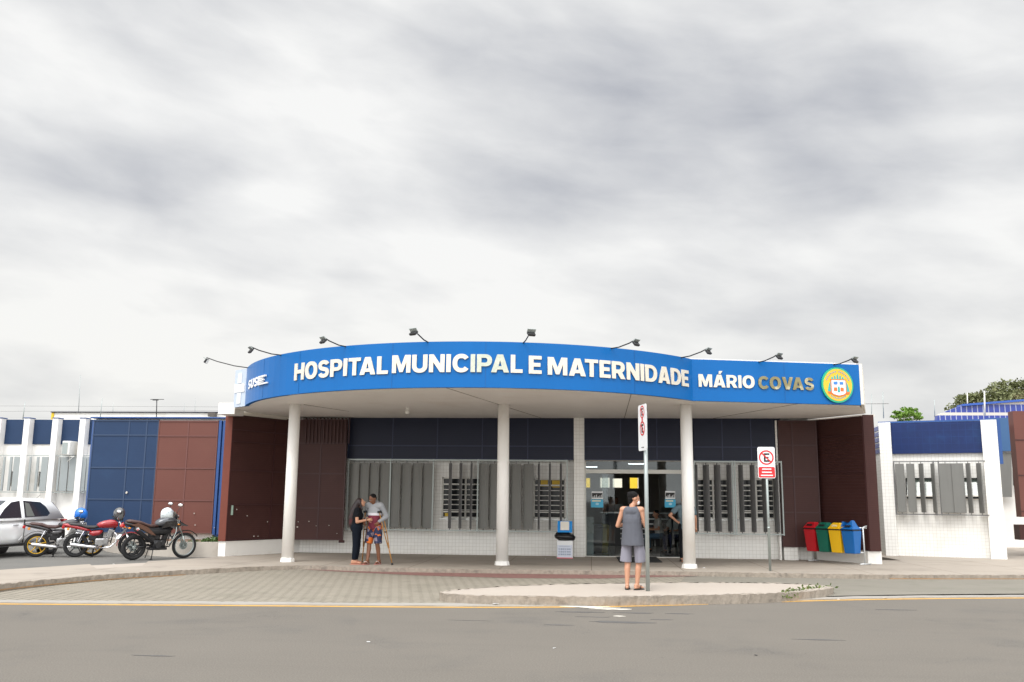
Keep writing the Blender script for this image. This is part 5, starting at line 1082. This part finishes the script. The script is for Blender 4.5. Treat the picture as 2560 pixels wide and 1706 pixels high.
c = aty(1475, 1290, 27.6); o = thing('speckled_board', 'pale speckled board leaning behind the left glass panel', 'board', (c.x, 27.6, .155))  # plain speckled board on a stand
b = B(); b.bb(-.11, .11, 0, .02, .62, 1.08); b.build('sheet', mat('speckled', (.5, .52, .48), .6, var=.1, c2=(.1, .14, .1), c2amt=1, c2scale=14), o); b = B(); b.bb(-.10, .10, .021, .05, 0, 1.0); b.build('easel', galv, o)
# ------------------------------------------------------------------ people
skin = mat('skin', (.50, .255, .16), .5, var=.06); skin_d = mat('skin_dark', (.20, .085, .045), .5, var=.08); skin_p = mat('skin_pink', (.48, .20, .15), .5, var=.08)
hair_b = mat('hair_black', (.007, .006, .006), .75, spec=.2, var=.4, nscale=40); hair_r = mat('hair_dark_red', (.018, .008, .009), .4, var=.3, nscale=30, c2=(.11, .012, .016), c2amt=.9, c2scale=5, hook=streak_hook(2, 30, .4))
def hand(b, w, d, n_, side, curl=.5, sc_=1.):
    """palm at w reaching along d, palm facing n_; thumb on side*cross"""
    w, d, n_ = Vector(w), Vector(d).normalized(), Vector(n_).normalized(); s_ = d.cross(n_).normalized() * side
    b.tube([w, w + d * .04, w + d * .085], [.024, .036, .034], 10, squash=None)
    for k, (o_, l_) in enumerate(((-.030, .062), (-.010, .072), (.011, .068), (.031, .054))):
        p = w + d * .082 + s_ * o_; q_ = p + (d * math.cos(curl * .8) + n_ * math.sin(curl * .8)) * l_ * .55; r_ = q_ + (d * math.cos(curl * 2) + n_ * math.sin(curl * 2)) * l_ * .5
        b.cone(p, q_, .0095, .0088, 8); b.cone(q_, r_, .0088, .0075, 8)
    p = w + d * .03 + s_ * -.032; q_ = p + (d * .7 - s_ * .7 + n_ * .25).normalized() * .035; b.cone(p, q_, .012, .0105, 8); b.cone(q_, q_ + (d * .85 - s_ * .2 + n_ * .4).normalized() * .032, .0105, .009, 8)
def head(b, c, f, up=Vector((0, 0, 1)), s=1.):
    f = Vector(f).normalized(); r_ = f.cross(up).normalized(); u_ = r_.cross(f).normalized(); M = Matrix((r_, f, u_)).transposed(); c = Vector(c)
    P = lambda x, y, z: c + M @ Vector((x * s, y * s, z * s))
    b.ell(P(0, -.012, .025), (.074 * s, .092 * s, .090 * s), M, 20, 14); b.ell(P(0, .022, -.035), (.056 * s, .066 * s, .072 * s), M, 16, 12); b.ell(P(0, .050, -.088), (.026 * s, .024 * s, .022 * s), M, 10, 8)
    b.cone(P(0, .084, .010), P(0, .104, -.022), .010 * s, .014 * s, 8); b.ell(P(0, .084, -.052), (.022 * s, .010 * s, .008 * s), M, 10, 6); b.ell(P(0, .078, .028), (.050 * s, .012 * s, .010 * s), M, 12, 6)
    for q in (-1, 1): b.ell(P(q * .075, -.008, -.005), (.010 * s, .020 * s, .030 * s), M, 8, 8); b.ell(P(q * .034, .058, -.018), (.022 * s, .018 * s, .018 * s), M, 8, 8)
    return P, M
def face_bits(o, P, M, s=1.):
    b = B(); b.mi = 0
    for q in (-1, 1): b.ell(P(q * .029, .0835, .012), (.0125 * s, .006 * s, .006 * s), M, 10, 6); b.mi = 0
    b.mi = 1
    for q in (-1, 1): b.ell(P(q * .029, .089, .012), (.0055 * s, .003 * s, .0055 * s), M, 8, 6); b.ell(P(q * .030, .086, .032), (.018 * s, .006 * s, .004 * s), M, 8, 6)
    b.build('eyes', [sign_white, black_p], o)
def foot(b, an, d, s=1.):
    an, d = Vector(an), Vector(d).normalized(); n_ = Vector((d.y, -d.x, 0))
    b.cone(an + Vector((0, 0, -.01)) - d * .035, an + d * .05 + Vector((0, 0, -.03)), .034, .034); b.cone(Vector((an.x, an.y, .032)) - d * .045, Vector((an.x, an.y, .03)) + d * .12, .030, .026)
    for k in range(5): p = Vector((an.x, an.y, .022)) + d * (.135 - .010 * k) + n_ * (.026 - .014 * k) * s; b.cone(p, p + d * .03, .0105 - .001 * k, .010 - .001 * k, 6)
def sandal(o, an, d, m, name='flip_flop', strap=black_p, z=.0):
    an, d = Vector(an), Vector(d).normalized(); n_ = Vector((d.y, -d.x, 0)); P = []
    for k in range(18):
        a = 2 * math.pi * k / 18; P.append(Vector((an.x, an.y, 0)) + d * (.05 + .145 * math.cos(a)) + n_ * (.046 + .008 * math.cos(a)) * math.sin(a))
    b = B(); b.slab([(q.x, q.y) for q in P], z + .001, z + .014); b.mi = 1; t_ = Vector((an.x, an.y, .05)) + d * .13
    for q in (-1, 1): b.tube([Vector((an.x, an.y, .012)) + d * .03 + n_ * q * .045, Vector((an.x, an.y, .062)) + d * .08 + n_ * q * .022, t_], .006, 6)
    return b.build(name, [m, strap], o)
def person(label, loc, rz, J, sk, H=1., body_extra=None, voxel=.0065, name='person'):
    o = thing(name, label, 'person', loc, rz); b = B(); g_ = lambda k: Vector(J[k])
    b.ell(g_('pelvis'), (.155, .105, .12)); b.cone(g_('pelvis'), g_('chest') + Vector((0, 0, -.12)), .115, .115); b.ell(g_('chest'), (.165, .112, .19)); b.cone(g_('shL'), g_('shR'), .062, .062); b.cone(g_('chest') + Vector((0, 0, .12)), g_('neck'), .06, .052)
    b.cone(g_('neck'), g_('head') + Vector((0, 0, -.05)), .052, .050)
    for s in 'LR':
        b.cone(g_('sh' + s), g_('el' + s), .052, .038); b.cone(g_('el' + s), g_('wr' + s), .038, .026)
        b.cone(g_('hip' + s), g_('kn' + s), .082, .056); kn, an = g_('kn' + s), g_('an' + s); mid = kn.lerp(an, .3) + Vector((0, 0, 0)) - Vector(J.get('fwd', (0, 1, 0))) * .012; b.cone(kn, mid, .053, .055); b.cone(mid, an, .055, .034)
        hd_ = J.get('hd' + s, ((0, .3, -1), (0, 1, 0), .4)); hand(b, g_('wr' + s), hd_[0], hd_[1], 1 if s == 'R' else -1, hd_[2])
        foot(b, an, J.get('ft' + s, J.get('fwd', (0, 1, 0))), 1 if s == 'R' else -1)
    P, M = head(b, g_('head'), J['look'], s=J.get('hs', 1.06))
    if body_extra: body_extra(b)
    b.build('body', sk, o, remesh=voxel, smooth_it=2); face_bits(o, P, M, J.get('hs', 1.06)); return o, P, M
def cloth(o, name, m, fn, voxel=.009, it=6): b = B(); fn(b); return b.build(name, m, o, remesh=voxel, smooth_it=it)
def torso(b, J, e=.018, low=0., sl=None, wide=1.):
    g_ = lambda k: Vector(J[k]); b.ell(g_('chest'), ((.165 + e) * wide, .112 + e, .19 + e)); b.cone(g_('pelvis') + Vector((0, 0, low)), g_('chest') + Vector((0, 0, -.10)), (.128 + e) * wide, (.120 + e) * wide); b.cone(g_('shL') * .92 + g_('shR') * .08, g_('shR') * .92 + g_('shL') * .08, .062 + e, .062 + e)
    if sl:
        for s in 'LR': a, c = g_('sh' + s), g_('el' + s); b.cone(a, a.lerp(c, min(1, sl)), .052 + e, .050 + e * 1.3)
        if sl > 1:
            for s in 'LR': a, c = g_('el' + s), g_('wr' + s); b.cone(g_('el' + s), a.lerp(c, sl - 1), .048 + e, .038 + e)
# man at the sign
J = dict(pelvis=(0, 0, .92), chest=(0, -.01, 1.22), neck=(.0, .0, 1.455), head=(.02, .045, 1.585), shL=(-.175, 0, 1.385), shR=(.175, 0, 1.385), elL=(-.275, -.02, 1.10), elR=(.265, .0, 1.08), wrL=(-.12, .21, 1.14), wrR=(.10, .24, 1.17),
         hipL=(-.085, 0, .88), hipR=(.085, 0, .88), knL=(-.105, .02, .47), knR=(.10, .05, .47), anL=(-.10, -.03, .075), anR=(.075, .0, .075), look=(.75, .62, -.18), hdL=((.8, .5, .1), (0, .2, 1), .8), hdR=((-.7, .6, .2), (0, .2, 1), .8), ftL=(-.25, 1, 0), ftR=(.35, 1, 0))
pm = atz(1583, 1475, .152)
o, P, M = person('man in grey tank top and shorts standing by the sign pole, back turned', (pm.x, pm.y, .166), R(-22), J, skin)
grey_j = mat('tank_grey', (.11, .115, .135), .9, spec=.15, var=.08, bump=1., bscale=9, hook=streak_hook(2, 11, .5, (.6, .6, .62)))
cloth(o, 'tank_top', grey_j, lambda b: (b.ell((0, -.012, 1.17), (.178, .135, .20)), b.tube([(0, 0, .755), (0, 0, .90), (0, -.01, 1.20)], [.212, .200, .168], 28, squash=(1, .78)), b.cone((-.11, -.008, 1.375), (-.08, 0, 1.25), .066, .10), b.cone((.11, -.008, 1.375), (.08, 0, 1.25), .066, .10), b.cone((-.08, -.012, 1.385), (.08, -.012, 1.385), .064, .064), b.ell((0, -.035, 1.35), (.13, .085, .085))))
def sh(b):
    for s in 'LR': a, c = Vector(J['hip' + s]), Vector(J['kn' + s]); x_ = -1 if s == 'L' else 1; b.tube([a + Vector((x_ * .005, 0, .03)), a.lerp(c, .5) + Vector((x_ * .025, 0, 0)), a.lerp(c, 1.0) + Vector((x_ * .035, 0, 0))], [.092, .096, .108], 20)
    b.ell((0, 0, .87), (.165, .125, .10))
cloth(o, 'shorts', mat('shorts_grey', (.23, .225, .27), .85, var=.12, nscale=5, bump=.2, hook=streak_hook(2, 14, .5, (.6, .6, .62))), sh, it=4)
def hr(b): b.ell(P(0, -.022, .040), (.083, .098, .088), M, 18, 12); b.ell(P(0, -.055, -.02), (.066, .055, .066), M, 14, 10); [b.ell(P(.04 * math.cos(k * 1.7), -.035 + .045 * math.sin(k * 2.3), .045 + .022 * math.sin(k)), (.050, .050, .042), M, 8, 6) for k in range(9)], b.ell(P(0, -.06, -.055), (.058, .040, .055), M, 10, 8)
cloth(o, 'hair', hair_b, hr, .006, 2)
b = B(); b.ell(P(0, .075, -.055), (.050, .040, .045), M, 14, 10); b.build('face_mask', sign_white, o)
for s in 'LR': sandal(o, J['an' + s], J['ft' + s], black_r, z=-.012)
b = B(); b.torus((0, 0, 0), .068, .006, 'z', 24, 6); tr_ = b.build('collar_trim', black_p, o); tr_.location = (0, .0, 1.432); tr_.rotation_euler = (R(15), 0, 0)
# woman in black
J = dict(pelvis=(0, 0, .86), chest=(0, .01, 1.12), neck=(.0, .02, 1.33), head=(.0, .075, 1.445), shL=(-.15, .01, 1.26), shR=(.15, .01, 1.26), elL=(-.19, .06, 1.01), elR=(.20, .03, .99), wrL=(-.12, .28, 1.10), wrR=(.13, .27, 1.04),
         hipL=(-.075, 0, .82), hipR=(.075, 0, .82), knL=(-.06, .02, .44), knR=(.06, .0, .44), anL=(-.05, .0, .075), anR=(.06, -.03, .075), look=(-.15, 1, .35), hdL=((.1, 1, .2), (1, 0, 0), 1.0), hdR=((0, 1, .1), (-1, 0, 0), 1.0), hs=.98)
pw = atz(888.5, 1411.5, .15)
o, P, M = person('woman in black clothes with long dark red hair facing the man on crutches', (pw.x, pw.y, .164), R(-84), J, skin)
blk_c = mat('cloth_black', (.010, .011, .014), .9, spec=.12, var=.15, bump=.15)
cloth(o, 'shirt', blk_c, lambda b: (torso(b, J, .014, 0, .42), b.ell((0, .07, 1.14), (.13, .08, .09)), b.cone((0, .01, 1.26), (0, .02, 1.34), .065, .058)))
def tr2(b, J=J, e=.022, flare=1.):
    for s in 'LR': a, c, d = (Vector(J[k + s]) for k in ('hip', 'kn', 'an')); b.cone(a, c, .088 + e, .058 + e * flare); b.tube([c, c.lerp(d, .4), d + Vector((0, 0, .02))], [.062 + e * .8 * flare, .058 + e * .7 * flare, .046 + e * .2 * flare], 16)
    b.ell(Vector(J['pelvis']), (.165 + e, .128 + e, .13))
cloth(o, 'trousers', mat('trousers_navy', (.008, .011, .018), .9, spec=.12, var=.1), lambda b: tr2(b))
def hw(b):
    b.ell(P(0, -.03, .035), (.082, .097, .090), M, 18, 12); q = [(P(0, -.055, .02), .085), (Vector((0, -.03, 1.36)), .092), (Vector((0, -.08, 1.24)), .098), (Vector((0, -.12, 1.08)), .092), (Vector((0, -.125, .93)), .078), (Vector((0, -.11, .80)), .04)]
    for (a, ra_), (c, rc_) in zip(q[:-1], q[1:]): b.cone(a, c, ra_, rc_, 14)
    for x_ in (-1, 1): b.cone(P(x_ * .068, -.02, .0), P(x_ * .062, -.03, -.16), .030, .032)
cloth(o, 'hair', hair_r, hw, .007, 3)
for s in 'LR': sandal(o, J['an' + s], (0, 1, 0), mat('sandal_coral', (.55, .22, .16), .6), 'sandal', mat('sandal_strap', (.5, .2, .15), .6), z=-.012)
b = B(); b.torus(Vector(J['wrR']) + Vector((0, -.015, 0)), .032, .007, 'y', 18, 6); b.build('wristwatch', black_p, o)
# man on crutches
J = dict(pelvis=(0, 0, .90), chest=(0, .02, 1.20), neck=(.0, .06, 1.42), head=(.0, .12, 1.535), shL=(-.19, .03, 1.375), shR=(.19, .03, 1.375), elL=(-.30, -.05, 1.12), elR=(.25, -.04, 1.10), wrL=(-.19, .13, .99), wrR=(.20, .15, 1.0),
         hipL=(-.09, 0, .86), hipR=(.09, 0, .86), knL=(-.11, .03, .46), knR=(.10, .06, .46), anL=(-.12, -.05, .075), anR=(.07, .16, .085), look=(.30, .80, -.55), hdL=((.2, .6, -.6), (1, 0, 0), 1.3), hdR=((-.1, .5, -.7), (-1, 0, 0), 1.3), hs=1.04)
pc = atz(933.5, 1411, .15)
MR = R(160)
o, P, M = person('man in a grey and maroon hoodie and patterned shorts leaning on wooden crutches', (pc.x, pc.y, .164), MR, J, skin_d)
def hood_hook(h, o_, c, b_):
    s = h.n('ShaderNodeSeparateXYZ'); h.t.links.new(o_, s.inputs[0]); z = s.outputs[2]
    c1 = h.mix(h.m('GREATER_THAN', z, 1.145), (.20, .03, .055), (.72, .71, .76)); return h.mix(h.m('GREATER_THAN', z, 1.205), c1, (.33, .34, .36))
hood_m = mat('hoodie', (.3, .3, .3), .85, bump=1., bscale=10, hook=hood_hook)
cloth(o, 'hoodie', hood_m, lambda b: (torso(b, J, .030, .02, None), b.cone((-.07, -.0, 1.415), (.07, 0, 1.415), .060, .060), b.cone((0, -.06, 1.43), (0, -.05, 1.36), .07, .08)))
def slv(b):
    for s in 'LR': b.cone(J['sh' + s], J['el' + s], .072, .064); b.cone(J['el' + s], Vector(J['el' + s]).lerp(Vector(J['wr' + s]), .92), .064, .042)
cloth(o, 'sleeves', mat('sleeve_grey', (.30, .31, .33), .85, bump=1., bscale=14), slv)
def pat(h, o_, c, b_):
    v_ = h.n('ShaderNodeTexVoronoi'); h.t.links.new(o_, v_.inputs['Vector']); v_.inputs['Scale'].default_value = 13; s = h.n('ShaderNodeSeparateColor'); h.t.links.new(v_.outputs['Color'], s.inputs[0])
    q = h.mix(h.m('GREATER_THAN', s.outputs[0], .66), (.022, .028, .075), (.62, .15, .02)); return h.mix(h.m('GREATER_THAN', s.outputs[1], .72), q, (.24, .20, .25))
def sh3(b):
    for s in 'LR': a, c = Vector(J['hip' + s]), Vector(J['kn' + s]); x_ = -1 if s == 'L' else 1; b.tube([a + Vector((0, 0, .03)), a.lerp(c, .5) + Vector((x_ * .012, 0, 0)), a.lerp(c, .96) + Vector((x_ * .022, 0, 0))], [.102, .102, .096], 20)
    b.ell((0, 0, .88), (.17, .13, .12))
cloth(o, 'shorts', mat('shorts_pattern', (.3, .3, .3), .85, hook=pat), sh3, it=3)
cloth(o, 'hair', hair_b, lambda b: (b.ell(P(0, -.022, .040), (.080, .092, .084), M, 18, 12), b.ell(P(0, -.05, -.0), (.070, .05, .06), M, 14, 10)), .006, 2)
for s in 'LR': sandal(o, J['an' + s], (0, 1, 0), mat('flop_pink', (.5, .18, .16), .6), z=-.012, strap=mat('flop_white', (.7, .6, .58), .6))
wood = mat('crutch_wood', (.40, .19, .045), .45, var=.2, nscale=12)
def w2(p): p = Vector(p); return Vector((pc.x + p.x * math.cos(MR) - p.y * math.sin(MR), pc.y + p.x * math.sin(MR) + p.y * math.cos(MR), .15 + p.z))
def crutch(label, top, tip, hand_t):
    top, tip = Vector(top), Vector(tip); o = thing('crutch', label, 'crutch', tip, 0, 'wooden crutches under the arms'); top = top - tip; d = top.normalized(); s_ = d.cross(Vector((math.sin(MR), -math.cos(MR), 0))).normalized()
    s_ = Vector((math.cos(MR + R(70)), math.sin(MR + R(70)), 0)); Lc = top.length; b = B()
    for q in (-1, 1): b.tube([d * .32 * Lc + s_ * q * .012, d * .55 * Lc + s_ * q * .035, d * Lc + s_ * q * .05], .012, 8)
    b.tube([d * .03, d * .42 * Lc], .014, 8); b.build('shaft', wood, o)
    b = B(); b.tube([d * Lc * hand_t - s_ * .045, d * Lc * hand_t + s_ * .045], .014, 8); b.build('hand_grip', black_r, o)
    b = B(); b.tube([d * Lc - s_ * .09, d * Lc + d * .01, d * Lc + s_ * .09], .026, 10); b.build('arm_pad', black_r, o)
    b = B(); b.tube([Vector((0, 0, 0)), d * .045], [.026, .020], 10); b.build('rubber_tip', black_r, o)
tL, tR = atz(905, 1408, .15), atz(981, 1413, .15)
crutch('wooden crutch on the left, between the man and the woman', w2((.20, .06, 1.24)), tL + Vector((0, 0, .003)), .66)
crutch('wooden crutch planted out to the right of the man', w2((-.205, .06, 1.24)), tR + Vector((0, 0, .003)), .62)
# man behind the column
J = dict(pelvis=(0, 0, .94), chest=(0, 0, 1.24), neck=(.0, .0, 1.46), head=(.0, .02, 1.60), shL=(-.19, 0, 1.40), shR=(.19, 0, 1.40), elL=(-.40, -.06, 1.20), elR=(.27, -.01, 1.13), wrL=(-.20, .0, 1.03), wrR=(.27, .05, .90),
         hipL=(-.09, 0, .90), hipR=(.09, 0, .90), knL=(-.10, .02, .48), knR=(.10, .02, .48), anL=(-.11, -.02, .08), anR=(.11, -.02, .08), look=(0, 1, 0), hdL=((.8, 0, -.4), (0, 1, 0), .6), hdR=((0, .2, -1), (0, 1, 0), .5), ftL=(-.2, 1, 0), ftR=(.2, 1, 0))
c = aty(1713, 1300, 24.9)
o, P, M = person('man in a blue grey t-shirt half hidden behind the right column, hand on hip', (c.x, 24.9, .15), R(-6), J, skin, voxel=.008)
cloth(o, 't_shirt', mat('tee_blue_grey', (.12, .175, .205), .85, var=.06, bump=.9, bscale=10), lambda b: (torso(b, J, .022, -.02, .5, 1.03), b.cone((0, 0, 1.40), (0, 0, 1.45), .07, .062)))
cloth(o, 'trousers', blk_c, lambda b: tr2(b, J, .012)); cloth(o, 'hair', hair_b, lambda b: b.ell(P(0, -.02, .035), (.082, .097, .090), M, 18, 12), .007, 2)
def shoe(o, J, m):
    for s in 'LR': an = Vector(J['an' + s]); d = Vector(J.get('ft' + s, (0, 1, 0))).normalized(); b = B(); b.cone(Vector((an.x, an.y, .045)) - d * .03, Vector((an.x, an.y, .038)) + d * .15, .044, .038); b.build('shoe', m, o)
shoe(o, J, black_p)
# people inside the hall
def seated(label, x, y, rz, shirt, trou, sk=skin):
    J = dict(pelvis=(0, 0, .50), chest=(0, .05, .80), neck=(0, .09, 1.02), head=(0, .12, 1.16), shL=(-.18, .06, .96), shR=(.18, .06, .96), elL=(-.24, .10, .70), elR=(.24, .12, .70), wrL=(-.12, .32, .68), wrR=(.12, .34, .70), hipL=(-.09, 0, .48), hipR=(.09, 0, .48), knL=(-.12, .42, .48), knR=(.12, .42, .48), anL=(-.12, .38, .08), anR=(.13, .40, .08), look=(0, 1, -.2), hdL=((.3, 1, 0), (0, 0, -1), .5), hdR=((-.3, 1, 0), (0, 0, -1), .5))
    o, P, M = person(label, (x, y, .155), rz, J, sk, voxel=.010)
    cloth(o, 'shirt', shirt, lambda b: torso(b, J, .018, 0, .5), .011); cloth(o, 'trousers', trou, lambda b: tr2(b, J, .012), .011); cloth(o, 'hair', hair_b, lambda b: b.ell(P(0, -.02, .035), (.082, .097, .090), M, 14, 10), .009, 2); shoe(o, J, black_p)
    c = thing('waiting_chair', 'dark waiting room chair under the ' + label.split(' seated')[0], 'chair', (x, y, .155), rz)
    b = B(); b.box((0, .05, .38), (.46, .44, .04), None, .015); b.build('seat', black_p, c); b = B(); b.box((0, -.20, .66), (.46, .04, .40), Matrix.Rotation(R(-8), 3, 'X'), .015); b.build('backrest', black_p, c)
    for sx in (-1, 1):
        for yy in (-.14, .22): b = B(); b.tube([(sx * .2, yy, 0), (sx * .2, yy, .37)], .013, 6); b.build('leg', steel, c)
jeans = mat('jeans', (.07, .13, .20), .85, var=.15); shirt_w = mat('shirt_white', (.50, .50, .48), .8)
c1 = aty(1652, 1340, 29.8); seated('patient in blue jeans seated inside the hall', c1.x - .02, 29.8, R(100), shirt_w, jeans)
c2 = aty(1687, 1330, 29.0); seated('patient in a white shirt and dark shorts seated behind the right glass door', c2.x + .05, 29.2, R(140), shirt_w, mat('trousers_indigo', (.03, .035, .09), .85))
J = dict(pelvis=(0, 0, .92), chest=(0, 0, 1.22), neck=(.0, .0, 1.45), head=(.0, .02, 1.58), shL=(-.18, 0, 1.38), shR=(.18, 0, 1.38), elL=(-.24, .0, 1.12), elR=(.24, .0, 1.12), wrL=(-.16, .2, 1.08), wrR=(.16, .2, 1.08), hipL=(-.09, 0, .88), hipR=(.09, 0, .88), knL=(-.10, .02, .47), knR=(.10, .02, .47), anL=(-.10, -.02, .08), anR=(.10, -.02, .08), look=(-.2, 1, -.1))
c = aty(1541, 1250, 34.6)
o, P, M = person('worker in a pale shirt standing behind the reception counter', (c.x, 34.6, .155), R(180), J, skin_d, voxel=.010)
cloth(o, 'shirt', shirt_w, lambda b: torso(b, J, .018, 0, .6), .011); cloth(o, 'trousers', blk_c, lambda b: tr2(b, J, .012), .011); cloth(o, 'hair', hair_b, lambda b: b.ell(P(0, -.02, .035), (.082, .097, .090), M, 14, 10), .009, 2)
# ------------------------------------------------------------------ plants, trees, litter
def leaf_mesh(name, pts, size, m, parent=None, seed=1, asp=.5):
    r = random.Random(seed); V, F = [], []
    for (p, s) in pts:
        a = Vector((r.uniform(-1, 1), r.uniform(-1, 1), r.uniform(-.6, .9))).normalized(); c = a.cross(Vector((r.uniform(-1, 1), r.uniform(-1, 1), r.uniform(-1, 1)))).normalized(); L_ = size * s * r.uniform(.7, 1.3); n_ = len(V)
        V += [p - a * L_, p + c * L_ * asp, p + a * L_, p - c * L_ * asp]; F.append((n_, n_ + 1, n_ + 2, n_ + 3))
    me = bpy.data.meshes.new(name); me.from_pydata(V, [], F); me.materials.append(m); o = bpy.data.objects.new(name, me); col.objects.link(o)
    if parent: o.parent = parent
    return o
def tree(label, loc, H, cr, clumps, per, lsize, m, seed, th=.35):
    r = random.Random(seed); o = thing('tree', label, 'tree', loc); b = B(); pts = []; top = Vector((0, 0, H * .55))
    b.tube([(0, 0, 0), (.1, 0, H * .3), top], [th, th * .8, th * .6], 9)
    for k in range(clumps):
        a = r.uniform(0, 2 * math.pi); q = math.sqrt(r.random()); zz_ = r.uniform(-.5, 1.) * math.sqrt(max(.05, 1 - q * q))
        c = Vector((cr[0] * q * math.cos(a), cr[0] * q * math.sin(a), H - cr[1] + cr[1] * zz_)); rr = cr[1] * r.uniform(.22, .42)
        if k < 22: b.tube([top, top.lerp(c, .5) + Vector((0, 0, .3)), c], [th * .35, th * .2, th * .06], 6)
        for _ in range(per):
            d = Vector((r.gauss(0, 1), r.gauss(0, 1), r.gauss(0, .6))); d = d.normalized() * rr * r.random() ** .45; pts.append((c + Vector((d.x * 1.3, d.y * 1.3, d.z * .75)), 1))
    b.build('trunk', bark, o); leaf_mesh('crown', pts, lsize, m, o, seed)
    return o
c = aty(2520, 1000, 90); tree('large spreading tree with a dark and rust tinged crown behind the right buildings', (c.x + 2.2, 90, 0), 13.1, (6.9, 2.4), 130, 190, .16, leaf_dark, 4, .5)
c = aty(2263, 1040, 60); tree('small bright lime green tree top just above the right tiled block', (c.x, 60, 0), 7.75, (.95, .55), 26, 60, .09, leaf_lime, 6, .12)
def plant(label, c, rad, h, n, m, seed, size=.04):
    r = random.Random(seed); o = thing('plant', label, 'plant', c); b = B(); pts = []
    for k in range(8): a = r.uniform(0, 6.28); q = r.random() * rad; e = Vector((q * math.cos(a), q * math.sin(a), h * r.uniform(.6, 1))); b.tube([(q * .3 * math.cos(a), q * .3 * math.sin(a), 0), e], [.005, .003], 4)
    for _ in range(n): a = r.uniform(0, 6.28); q = math.sqrt(r.random()) * rad; pts.append((Vector((q * math.cos(a), q * math.sin(a), r.uniform(.01, h * (1 - .5 * q / rad)))), 1))
    b.build('stem', leaf, o); leaf_mesh('leaves', pts, size, m, o, seed, .45)
c = aty(527, 1350, 25.2); plant('leafy green plant in the planter beside the brown screen', (c.x, 25.3, .45), .30, .20, 240, leaf, 3, .05)
c = aty(478, 1345, 25.4); plant('low weeds in the planter below the left brown screen', (c.x, 25.6, .45), .16, .08, 60, leaf, 9, .03)
r = random.Random(11); pts = []
for _ in range(1200):
    t_ = r.random(); a = atz(1950, 1489, .10).lerp(atz(2072, 1473, .10), t_); w = .16 + .05 * math.sin(t_ * 9); pts.append((Vector((a.x + r.gauss(0, .05), a.y + r.gauss(0, w * .5), .07 + abs(r.gauss(0, .045)))), 1))
o = leaf_mesh('weeds', pts, .033, mat('weed_leaf', (.085, .13, .03), .7, var=.4, nscale=9, c2=(.30, .22, .06), c2amt=.9, c2scale=3), None, 5); tag(o, 'patch of green and yellow weeds along the right tip of the island kerb', 'weeds', kind='stuff')
pts = []
for _ in range(260):
    t_ = r.random(); a = atz(1105, 1486, .0).lerp(atz(1330, 1503, .0), t_); pts.append((Vector((a.x + r.gauss(0, .05), a.y + r.gauss(0, .04), .015 + abs(r.gauss(0, .015)))), 1))
o = leaf_mesh('dry_grass', pts, .022, mat('dry_grass', (.32, .22, .09), .8, var=.3), None, 6); tag(o, 'thin dry grass along the left tip of the island kerb', 'grass', kind='stuff')
for i, (u, v, s, z, lab) in enumerate(((1239, 1512, .05, .022, 'white paper scrap on the gutter left of the island'), (2212, 1497, .06, .006, 'crumpled white paper on the road near the right yellow line'), (2096, 1500, .022, .006, 'tiny white scrap between the weeds and the crumpled paper'), (284, 1412, .035, .16, 'white scrap on the left pavement below the motorcycles'), (1364, 1398, .018, .152, 'small white pebble left of the waste stand'), (1760, 1421, .025, .152, 'small white scrap on the pavement right of the right column'), (921, 1607, .02, .0, 'small pale scrap on the left half of the road'), (1386, 1622, .022, .0, 'tiny bluish scrap on the middle of the road'), (700, 1460, .02, .02, 'white speck on the paved driveway'), (1890, 1640, .02, .0, 'dark leaf lying on the right half of the road'))):
    c = atz(u, v, z); b = B(); rr = random.Random(i); b.poly([(s * rr.uniform(.6, 1.3) * math.cos(k * 1.05), s * rr.uniform(.5, 1.1) * math.sin(k * 1.05), rr.uniform(.0, .4) * s + .004) for k in range(6)], (0, 0, .004)); o = b.build('paper_scrap' if 'paper' in lab else 'scrap', black_p if 'dark' in lab else sign_white); o.location = c; tag(o, lab, 'scrap')
